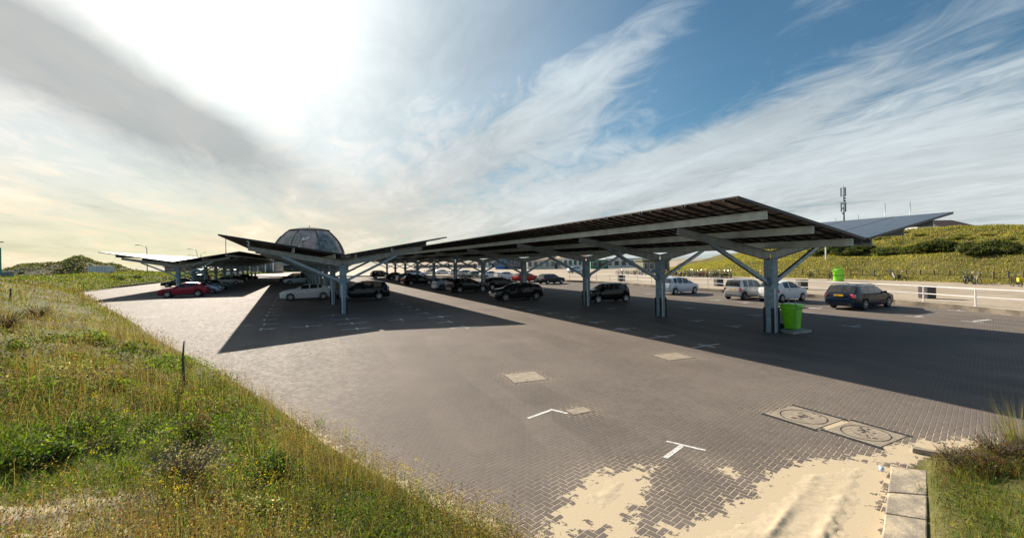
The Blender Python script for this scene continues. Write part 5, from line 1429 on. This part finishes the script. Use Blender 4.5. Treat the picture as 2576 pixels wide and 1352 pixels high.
def leaves(P, size, col):
    """small folded leaf diamonds in random directions"""
    n = len(P); d = RNG.normal(size=(n,3)); d /= np.linalg.norm(d,axis=1)[:,None]; e = RNG.normal(size=(n,3)); e -= d*(d*e).sum(1)[:,None]; e /= np.linalg.norm(e,axis=1)[:,None]
    s = size[:,None] if np.ndim(size) else size
    V = np.stack([P-d*s, P+e*s*.42, P+d*s, P-e*s*.42], 1)
    b = np.arange(n)*4; return V.reshape(-1,3), np.stack([b,b+1,b+2,b+3],1), None, np.repeat(col[:,None,:],4,1).reshape(-1,3)
def pick(keys, wts, jitter=.22):
    """wts: (n,k) weights -> colours"""
    A = np.array([PAL[k] for k in keys]); w = wts/wts.sum(1)[:,None]; cw = np.cumsum(w,1); r = RNG.random(len(w))[:,None]
    i = np.minimum((r > cw).sum(1), len(keys)-1)
    c = A[i]*np.exp(RNG.normal(0, jitter, (len(w),1)))*np.exp(RNG.normal(0,.08,(len(w),3)))
    return c, i
def left_grass():
    parts = []
    def scatter(n, r0, r1, a0=-70, a1=8, side=True):
        az = np.radians(RNG.uniform(a0, a1, n)); r = np.exp(RNG.uniform(math.log(r0), math.log(r1), n))
        x, y = r*np.sin(az), r*np.cos(az); s = sdline(EDGE, x, y)
        k = (s > .02) & (y > 1.0); return x[k], y[k], r[k], s[k]
    # 1: turf
    x, y, r, s = scatter(400000, 1.9, 110)
    bare = fbm(x*.55+9, y*.55, 3); pt = fbm(x*.38, y*.38+40, 3); pt2 = fbm(x*.9+70, y*.9, 3); tall = fbm(x*.5+20, y*.5+5, 3)
    sandspot = sstep(.0, 1.0, 1-np.hypot((x-SP[0])/1.25, (y-SP[1])/.95))
    keep = RNG.random(len(x)) < np.clip(sstep(.26, .42, bare)+.25, 0, 1)*(1-.94*sandspot); x, y, r, s, pt, pt2, tall = (q[keep] for q in (x, y, r, s, pt, pt2, tall))
    z = dune_z(x, y); n = len(x)
    W = np.stack([1.2*sstep(.38,.56,pt)+.45, 1.1*sstep(.42,.58,pt2)+.3+.8*np.exp(-s/1.2)+.5*np.exp(-r/4), .45+0*pt, .09+.5*sstep(.50,.36,pt)+.9*sstep(6,18,r), .04+.45*sstep(.56,.70,1-pt2)+.30*np.exp(-((s-.4)/.6)**2)+.35*sstep(7,18,r), .45*sstep(.46,.66,pt)+.10], 1)
    col, idx = pick(['green','lime','olive','straw','rust','dgreen'], W)
    h = RNG.gamma(5, .027, n)*(.35+1.9*sstep(.35,.75,tall)*tall)*(1+.25*np.exp(-((s-.8)/1.2)**2))
    edge = np.clip(s/.5, .35, 1); h *= edge
    h = np.clip(h, .05, .62); w = np.maximum(.0042, .00075*r)*RNG.uniform(.7,1.5,n)
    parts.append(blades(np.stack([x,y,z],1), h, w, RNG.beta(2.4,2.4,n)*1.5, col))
    # 2: taller seed stems, reddish and straw
    x, y, r, s = scatter(60000, 2.2, 80); g = fbm(x*.45+3, y*.45+12, 3); k = (RNG.random(len(x)) < sstep(.42,.62,g)+.35*np.exp(-((s-.5)/.5)**2)); x,y,r,s = x[k],y[k],r[k],s[k]; n = len(x)
    col, _ = pick(['straw','rust','brown'], np.tile([.45,.42,.15],(n,1))); P = np.stack([x,y,dune_z(x,y)],1); h = RNG.uniform(.35,.72,n)*np.clip(s/.5,.6,1)
    az = RNG.uniform(0,2*PI,n); ln = RNG.beta(2,4,n)*.7
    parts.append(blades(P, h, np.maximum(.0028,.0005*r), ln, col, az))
    T = P+np.stack([np.cos(az)*ln*h, np.sin(az)*ln*h, h*np.sqrt(1-ln*ln*.5)],1)
    for q in range(3): parts.append(leaves(T-np.array([0,0,.03])*q+RNG.normal(0,.008,(n,3)), np.maximum(.011,.0011*r), col*.9))
    # 3: low leafy herbs in patches
    x, y, r, s = scatter(200000, 2.0, 15); g = fbm(x*.75+33, y*.75+2, 3); g2 = fbm(x*2.3, y*2.3+9, 2)
    sandspot = sstep(.0, 1.0, 1-np.hypot((x-SP[0])/1.25, (y-SP[1])/.95))
    k = RNG.random(len(x)) < sstep(.40,.56,g)*sstep(.30,.55,g2)*(1-sandspot); x,y,r,s,g = x[k],y[k],r[k],s[k],g[k]; n = len(x)
    col, _ = pick(['green','dgreen','lime','olive'], np.tile([.5,.28,.22,.15],(n,1)))
    zz = dune_z(x,y)+np.abs(RNG.normal(0,.5,n))*(.05+.22*sstep(.45,.7,g))*np.clip(s/.6,.3,1)
    parts.append(leaves(np.stack([x,y,zz],1), np.maximum(.013,.0022*r)*RNG.uniform(.7,1.5,n), col))
    # 3b: small leafy and woody mounds in the turf
    g = np.random.default_rng(77); N = 1150; az = np.radians(g.uniform(-70,8,N)); r = np.exp(g.uniform(math.log(2.3), math.log(20), N)); cx, cy = r*np.sin(az), r*np.cos(az); ok = (sdline(EDGE,cx,cy) > .45) & (np.hypot((cx-SP[0])/1.5,(cy-SP[1])/1.15) > 1); cx, cy, r = cx[ok], cy[ok], r[ok]
    kinds = [(['dgreen','green'],[.7,.3]),(['green','lime'],[.6,.4]),(['brown','olive'],[.6,.4]),(['rust','brown'],[.6,.4]),(['dgreen','olive'],[.6,.4]),(['grey','straw'],[.6,.4])]
    for q in range(len(cx)):
        R = g.uniform(.12,.52)*(1+.02*r[q]); m = int(min(900, 90+520*R*8/max(2.5,r[q]))); kk = kinds[g.choice(6, p=[.34,.26,.11,.09,.17,.03])]
        d = g.normal(size=(m,3)); d /= np.linalg.norm(d,axis=1)[:,None]; d[:,2] = np.abs(d[:,2]); d *= (g.uniform(.3,1,m)**.5)[:,None]
        P = np.stack([cx[q]+d[:,0]*R, cy[q]+d[:,1]*R*g.uniform(.7,1.2), d[:,2]*R*g.uniform(.5,.9)],1); P[:,2] += dune_z(P[:,0],P[:,1])
        col,_ = pick(kk[0], np.tile(kk[1],(m,1)), .25); col *= np.exp(g.normal(0,.18)); parts.append(leaves(P, max(.012,.0023*r[q])*g.uniform(.6,1.5,m), col))
    # 4: dry litter lying low
    x, y, r, s = scatter(70000, 1.9, 25); n = len(x)
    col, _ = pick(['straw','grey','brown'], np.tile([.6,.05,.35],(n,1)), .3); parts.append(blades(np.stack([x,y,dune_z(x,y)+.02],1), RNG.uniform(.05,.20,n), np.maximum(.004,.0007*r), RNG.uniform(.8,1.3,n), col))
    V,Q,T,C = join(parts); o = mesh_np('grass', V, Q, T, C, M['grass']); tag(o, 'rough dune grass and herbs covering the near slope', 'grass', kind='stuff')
    print('left grass verts', len(V))
SP = ray_dune(120, 1335)
left_grass()
g = grid_obj('sand_patch', np.arange(SP.x-1.6, SP.x+1.5, .05), np.arange(SP.y-1.0, SP.y+.9, .05), lambda X, Y: dune_z(X, Y)+.045*sstep(0,.7,1-np.hypot((X-SP.x)/1.4,(Y-SP.y)/.98)+.5*(fbm(X*2,Y*2,3)-.5))-.015+.02*(fbm(X*6,Y*6,3)-.5), M['sand'])
# ---- far grass bank behind the left kerb and far dunes
def patch_grass(name, label, x, y, zf, keys, wts, h0, h1, wpix, extra=None):
    n = len(x); r = np.hypot(x, y); col, _ = pick(keys, wts)
    parts = [blades(np.stack([x,y,zf(x,y)],1), RNG.uniform(h0,h1,n), wpix*r*RNG.uniform(.7,1.6,n), RNG.beta(2,3,n)*1.1, col)]
    if extra: parts += extra
    V,Q,T,C = join(parts); o = mesh_np(name, V, Q, T, C, M['grass']); tag(o, label, 'grass', kind='stuff')
def scat_rect(n, x0, x1, y0, y1): return RNG.uniform(x0,x1,n), RNG.uniform(y0,y1,n)
x, y = scat_rect(170000, -120, -45, 52, 150); s = sdline(EDGE, x, y); k = (s > .25) & (s < 24); x, y = x[k], y[k]; n = len(x); gq = fbm(x*.2,y*.2,3)
patch_grass('grass','grass on the low bank behind the dark far kerb', x, y, dune_z, ['green','lime','straw','dgreen'], np.stack([.5+0*x,.12+.25*sstep(.4,.6,gq),.6+0*x,.25+.6*sstep(.6,.4,gq)],1), .12,.36,.0008)
# ---- right dune grass
x, y = scat_rect(620000, 14, 100, 26, 140); s = -sdline(RB, x, y); k = (s > .4) & (s < 48) & (np.arctan2(x,y) > .22) & (np.arctan2(x,y) < .96); x, y, s = x[k], y[k], s[k]; x = x; gq = fbm(x*.16,y*.16,3); g2 = fbm(x*.5+8,y*.5,3)
patch_grass('grass','yellow-green marram and turf over the big dune behind the promenade', x, y, rdune_z, ['ylime','ystraw','yolive','green','rust'], np.stack([.45+.4*sstep(.4,.6,gq),.75+.5*sstep(.6,.4,g2),.45+0*x,.18+.3*sstep(.5,.7,g2),.10+0*x],1), .08,.28,.00075)
x, y = scat_rect(60000, -255, -85, 126, 200); zz = fdune_z(x, y); g3 = fbm(x*.13, y*.13, 3); k = (zz > -.1) & (RNG.random(len(x)) < .35+sstep(.35,.6,g3)); x, y, zz, g3 = x[k], y[k], zz[k], g3[k]; n = len(x)
cc, _ = pick(['dgreen','olive','grey','straw','brown'], np.stack([.5+sstep(.45,.6,g3),.45+0*x,.3+0*x,.2+0*x,.25+0*x],1), .3)
V,Q,T,C = leaves(np.stack([x,y,zz+np.abs(RNG.normal(0,.35,n))*sstep(.3,.6,g3)],1), RNG.uniform(.22,.55,n), cc*.85); tag(mesh_np('scrub',V,Q,T,C,M['leaf']), 'grey green scrub covering the far dune on the sunset side', 'scrub', kind='stuff')
# ---- shrubs: every bush its own object, leaves on twigs
def bush_mesh(name, R, H, nleaf, size, keys, wts, seed, lobes=7, twig=True):
    g = np.random.default_rng(seed); parts = []
    cs = np.stack([g.uniform(-.6,.6,lobes)*R, g.uniform(-.6,.6,lobes)*R, g.uniform(.25,.75,lobes)*H],1); rs = g.uniform(.28,.55,lobes)
    i = g.integers(0, lobes, nleaf); d = g.normal(size=(nleaf,3)); d /= np.linalg.norm(d,axis=1)[:,None]
    q = g.uniform(.25,1,nleaf)**.45
    P = cs[i]+d*(q*rs[i])[:,None]*np.array([R,R,H*.75]); P = P[P[:,2] > .02]
    shade = np.tile(np.array(wts, float),(len(P),1))
    col, _ = pick(keys, shade, .25); tint = np.exp(g.normal(0,.22,lobes))[i[:len(P)]]
    parts.append(leaves(P, size*g.uniform(.6,1.5,len(P)), col*tint[:,None]))
    V,Q,T,C = join(parts)
    me_o = mesh_np(name, V, Q, T, C, M['leaf']); return me_o
def bush_thing(proto, p, s, rz, label, cat='bush', grp=None, nm='bush'):
    o = proto.get('used') and copy_tree(proto) or proto; proto['used'] = 1; o.name = nm
    o.location = p; o.scale = (s,s,s*random.uniform(.85,1.15)*((.95 if grp == DKG else .62) if cat == 'bush' else 1)); o.rotation_euler = (0,0,rz); tag(o, label, cat, grp); return o
def twigs(parent, R, H, n, seed, m):
    g = random.Random(seed); mb = MB()
    for _ in range(n):
        a = g.uniform(0,2*PI); q = g.uniform(.3,1)*R; b = Vector((math.cos(a)*q*.5+g.uniform(-.1,.1)*R, math.sin(a)*q*.5, H*.5)); e = Vector((math.cos(a)*q, math.sin(a)*q, g.uniform(.7,1.05)*H))
        mb.tube([(0,0,0), b, e], [.007*H/.5,.005*H/.5,.002*H/.5], 5)
    return mb.build('stems', m, parent)
dk = [bush_mesh('bush', 2.0, 1.7, 2600, .15, ['bush','dgreen','olive','brown'], [.6,.25,.2,.12], 100+i, 9) for i in range(4)]
for b in dk: twigs(b, 1.5, 1.3, 10, 5, M['wood'])
DKG = 'dark bushes on the dune behind the promenade'
def on_rdune(px, py):
    a, b = lev(px, py); d = 30.0
    while d < 140:
        if CH-b*d < float(rdune_z(np.array([a*d]), np.array([d]))[0]): break
        d += .15
    return Vector((a*d, d, CH-b*d-.15))
random.seed(21)
for i in range(26):   # the dark band half way up
    px = 2070+i*20.5+random.uniform(-9,9); py = 640-max(0,px-2250)*.012+random.uniform(-9,5)
    bush_thing(random.choice(dk), on_rdune(px, py), random.uniform(.65,1.05), random.uniform(0,6), 'dark green bush in the band half way up the dune', grp=DKG)
ol = [bush_mesh('bush', 1.9, 1.4, 2200, .15, ['yolive','green','ylime','ystraw'], [.5,.22,.25,.12], 200+i, 8) for i in range(3)]
for i in range(13):   # scattered over the upper slope
    px = random.uniform(2190,2610); py = random.uniform(572,612)
    bush_thing(random.choice(ol), on_rdune(px, py), random.uniform(.35,.75), random.uniform(0,6), 'olive bush on the upper slope of the dune', grp='olive bushes on the upper dune')
gl = [bush_mesh('bush', 2.2, 1.5, 1700, .30, ['bush','grey','brown','olive'], [.5,.22,.25,.3], 300+i, 8) for i in range(3)]
for i in range(64):
    px = random.uniform(5,265); D = random.uniform(140,178); a, _ = lev(px, 690); x = a*D; zz = float(fdune_z(np.array([x]), np.array([D]))[0])
    if zz > .3: bush_thing(random.choice(gl), (x, D, zz-.45), random.uniform(.35,.75), random.uniform(0,6), 'grey green scrub bush on the far dune at the sunset side', grp='scrub bushes on the far dune')
random.seed(5)
for i in range(20):
    px = random.uniform(262,640); py = random.uniform(692,722) if px < 420 else random.uniform(690,700)
    p = ray_dune(px, py)
    if p.y < 118 and float(sdline(EDGE, np.array([p.x]), np.array([p.y]))[0]) > 1: bush_thing(random.choice(dk), (p.x,p.y,p.z-.2), random.uniform(.28,.55), random.uniform(0,6), 'low dark bush on the bank behind the dark far kerb', grp='bushes on the far bank')
# ---- near shrubs on the left slope
brn = bush_mesh('shrub', .42, .40, 3400, .013, ['brown','rust','grey','olive'], [.4,.3,.35,.2], 401, 8); twigs(brn, .42, .5, 46, 8, M['wood'])
gry = bush_mesh('shrub', .42, .42, 1500, .016, ['grey','straw','brown'], [.6,.3,.15], 402, 9); twigs(gry, .44, .45, 70, 9, mat('dead_twig', (.20,.175,.14), .9))
rst = bush_mesh('shrub', .25, .32, 2200, .012, ['rust','brown'], [.7,.35], 403, 6); twigs(rst, .24, .33, 40, 10, M['wood'])
grn = bush_mesh('shrub', .42, .36, 3000, .020, ['green','dgreen','lime'], [.5,.35,.2], 404, 8); twigs(grn, .36, .3, 24, 11, M['wood'])
def near(proto, px, py, s, label): bush_thing(proto, ray_dune(px, py)-Vector((0,0,.04)), s, random.uniform(0,6), label, 'shrub', None, 'shrub')
near(gry, 470, 1215, 1.0, 'dead grey thistle bush with pale twigs in the near grass')
near(rst, 485, 1105, 1.0, 'small rust red dry shrub above the dead grey thistle')
near(brn, 205, 1095, .8, 'wide dark brown shrub left of the wooden stake')
near(brn, 345, 1045, .75, 'dark brown shrub between the wide one and the stake')
near(brn, 100, 800, 1.5, 'grey brown shrub high on the slope near the far kerb side')
near(brn, 20, 826, 1.2, 'dark low shrub at the picture edge high on the slope')
near(grn, 555, 985, 1.0, 'deep green leafy shrub beside the wooden stake')
near(grn, 90, 1190, 1.15, 'dark green leafy mound low on the slope by the bare sand')
near(grn, 270, 985, .95, 'green leafy mound below the grey brown shrub')
near(grn, 640, 1310, .7, 'bright green leafy clump at the bottom of the slope')
near(grn, 700, 1190, .85, 'green leafy clump near the sandy lot edge')
# ---- yellow flowers along the sandy edge
def flower_proto(seed):
    g = np.random.default_rng(seed); r = empty('yellow_flower', (0,0,0)); n = 9; P = np.stack([g.normal(0,.05,n), g.normal(0,.05,n), np.zeros(n)],1); h = g.uniform(.25,.5,n); az = g.uniform(0,6.28,n); ln = g.uniform(.1,.5,n)
    col, _ = pick(['green','olive'], np.tile([.6,.4],(n,1))); V,Q,T,C = blades(P, h, np.full(n,.006), ln, col, az); o = mesh_np('stem', V, Q, T, C, M['grass']); o.parent = r
    tip = P+np.stack([np.cos(az)*ln*h, np.sin(az)*ln*h, h*np.sqrt(1-ln*ln*.5)],1); tip = np.repeat(tip,7,0)+g.normal(0,.018,(n*7,3)); V,Q,T,C = leaves(tip, g.uniform(.007,.012,n*7), np.tile([.62,.46,.02],(n*7,1))); o = mesh_np('blossom', V, Q, T, C, M['leaf']); o.parent = r
    V,Q,T,C = leaves(np.repeat(P,8,0)+np.stack([g.normal(0,.05,n*8),g.normal(0,.05,n*8),g.uniform(.02,.2,n*8)],1), g.uniform(.012,.022,n*8), np.tile(PAL['green'],(n*8,1))); o = mesh_np('foliage', V, Q, T, C, M['leaf']); o.parent = r
    return r
FP = [flower_proto(500+i) for i in range(4)]
fl = [(845,1095),(870,1120),(890,1150),(910,1165),(935,1185),(960,1200),(985,1215),(1005,1225),(1030,1240),(1050,1262),(1075,1275),(1110,1290),(1140,1300),(1165,1310),(1185,1322),(1210,1330),(1245,1340),(1270,1350),(800,1080),(250,1060),(160,960),(95,935),(190,1235),(640,1300),(680,1255),(420,1270),(455,1335),(590,1270),(300,1100),(420,1010)]
for i, (a, b) in enumerate(fl):
    p = ray_dune(a, b); q = FP[i] if i < 4 else copy_tree(FP[i % 4]); q.location = p; q.rotation_euler = (0,0,random.uniform(0,6)); s = random.uniform(.7,1.1); q.scale = (s,s,s)
    edge = i < 19; tag(q, 'yellow flowering weed along the sandy lot edge' if edge else 'yellow flowering weed in the open near grass', 'flower', 'flowering weeds on the sandy edge' if edge else 'flowering weeds in the grass')
# ---- heath corner at the concrete blocks
VE = [tuple(at(*q, .1)[:2]) for q in ((2334,1450),(2334,1300),(2334,1172),(2350,1158),(2440,1140),(2530,1124),(2640,1100))]+[(14,11),(14,2),(4.4,2)]
def verge_z(x, y):
    s = -sdpoly(VE, x, y); return .075+.08*sstep(-.05,.12,s)+.35*sstep(.1,2.0,s)+ (fbm(x*1.2,y*1.2,3)-.5)*.12*sstep(.1,.6,s)
grid_obj('verge', np.arange(3.5,14,.08), np.arange(2,11,.08), verge_z, M['soil'], cond=lambda X,Y: sdpoly(VE,X,Y) < .08)
def verge_grass():
    n = 90000; x, y = scat_rect(n, 3.9, 12.5, 2.5, 10.5); s = -sdpoly(VE, x, y); k = s > .03; x,y,s = x[k],y[k],s[k]; gq = fbm(x*.8,y*.8+4,3); far = sstep(5.3,6.0,y+.0*x)
    bare = fbm(x*1.1+5,y*1.1,3); k = RNG.random(len(x)) < sstep(.30,.45,bare)+.25; x,y,s,gq,far = x[k],y[k],s[k],gq[k],far[k]; n = len(x)
    col,_ = pick(['lime','green','straw','rust','dgreen'], np.stack([.6*(1-far)+.15,.5+0*x,.25+0*x,.12+.9*far,.15+.2*far],1)); P = np.stack([x,y,verge_z(x,y)],1)
    parts = [blades(P, RNG.gamma(6,.025,n)*(1+.5*far)*np.clip(s/.3,.5,1), np.full(n,.005), RNG.beta(2,3,n)*1.2, col)]
    n = 60000; x, y = scat_rect(n, 3.9, 12, 2.5, 10); s = -sdpoly(VE, x, y); g2 = fbm(x*1.3+7,y*1.3,3); k = (s > .05) & (RNG.random(n) < sstep(.4,.6,g2)); x,y,s = x[k],y[k],s[k]; n=len(x); far = sstep(5.3,6.0,y)
    col,_ = pick(['green','lime','rust','brown','dgreen'], np.stack([.6*(1-far)+.1,.4*(1-far)+.05,.08+.6*far,.05+.4*far,.2+0*far],1)); parts.append(leaves(np.stack([x,y,verge_z(x,y)+np.abs(RNG.normal(0,.1,n))*(1+1.2*far)],1), RNG.uniform(.010,.022,n), col))
    V,Q,T,C = join(parts); tag(mesh_np('grass',V,Q,T,C,M['grass']), 'mossy grass and herbs on the corner beside the concrete blocks', 'grass', kind='stuff')
verge_grass()
for i, (a, b, s) in enumerate(((2395,1172,.55),(2450,1165,.7),(2510,1158,.75),(2555,1150,.8),(2600,1160,.8),(2490,1180,.6))):
    hx = bush_thing(rst if i % 2 else brn, at(a,b,.25), s, i, 'brown heath shrub on the corner beside the concrete blocks', 'shrub', 'brown heath shrubs', 'shrub')
def tuft():
    p = at(2568,1140,.25); n = 260; g = RNG; a = g.uniform(0,6.28,n); r = np.abs(g.normal(0,.13,n)); P = np.stack([r*np.cos(a), r*np.sin(a), np.zeros(n)],1)
    col,_ = pick(['straw','lime','olive'], np.tile([.7,.12,.3],(n,1))); V,Q,T,C = blades(P, g.uniform(.35,.95,n), np.full(n,.005), g.beta(2,3,n)*.9, col, a)
    o = mesh_np('marram_tuft',V,Q,T,C,M['grass']); o.location = p; tag(o,'tall pale marram grass tuft rising at the picture edge','grass tuft')
tuft()
for i in range(9):
    p = at(*random.choice(((2380,1290),(2450,1270),(2520,1240),(2400,1330),(2500,1310),(2350,1210),(2560,1300),(2440,1345),(2540,1345))), .35); q = copy_tree(FP[i % 4]); q.location = (p.x+random.uniform(-.2,.2), p.y+random.uniform(-.2,.2), .25); q.scale = (.45,.45,.45); tag(q,'small yellow flowering weed on the corner beside the concrete blocks','flower','flowering weeds by the concrete')
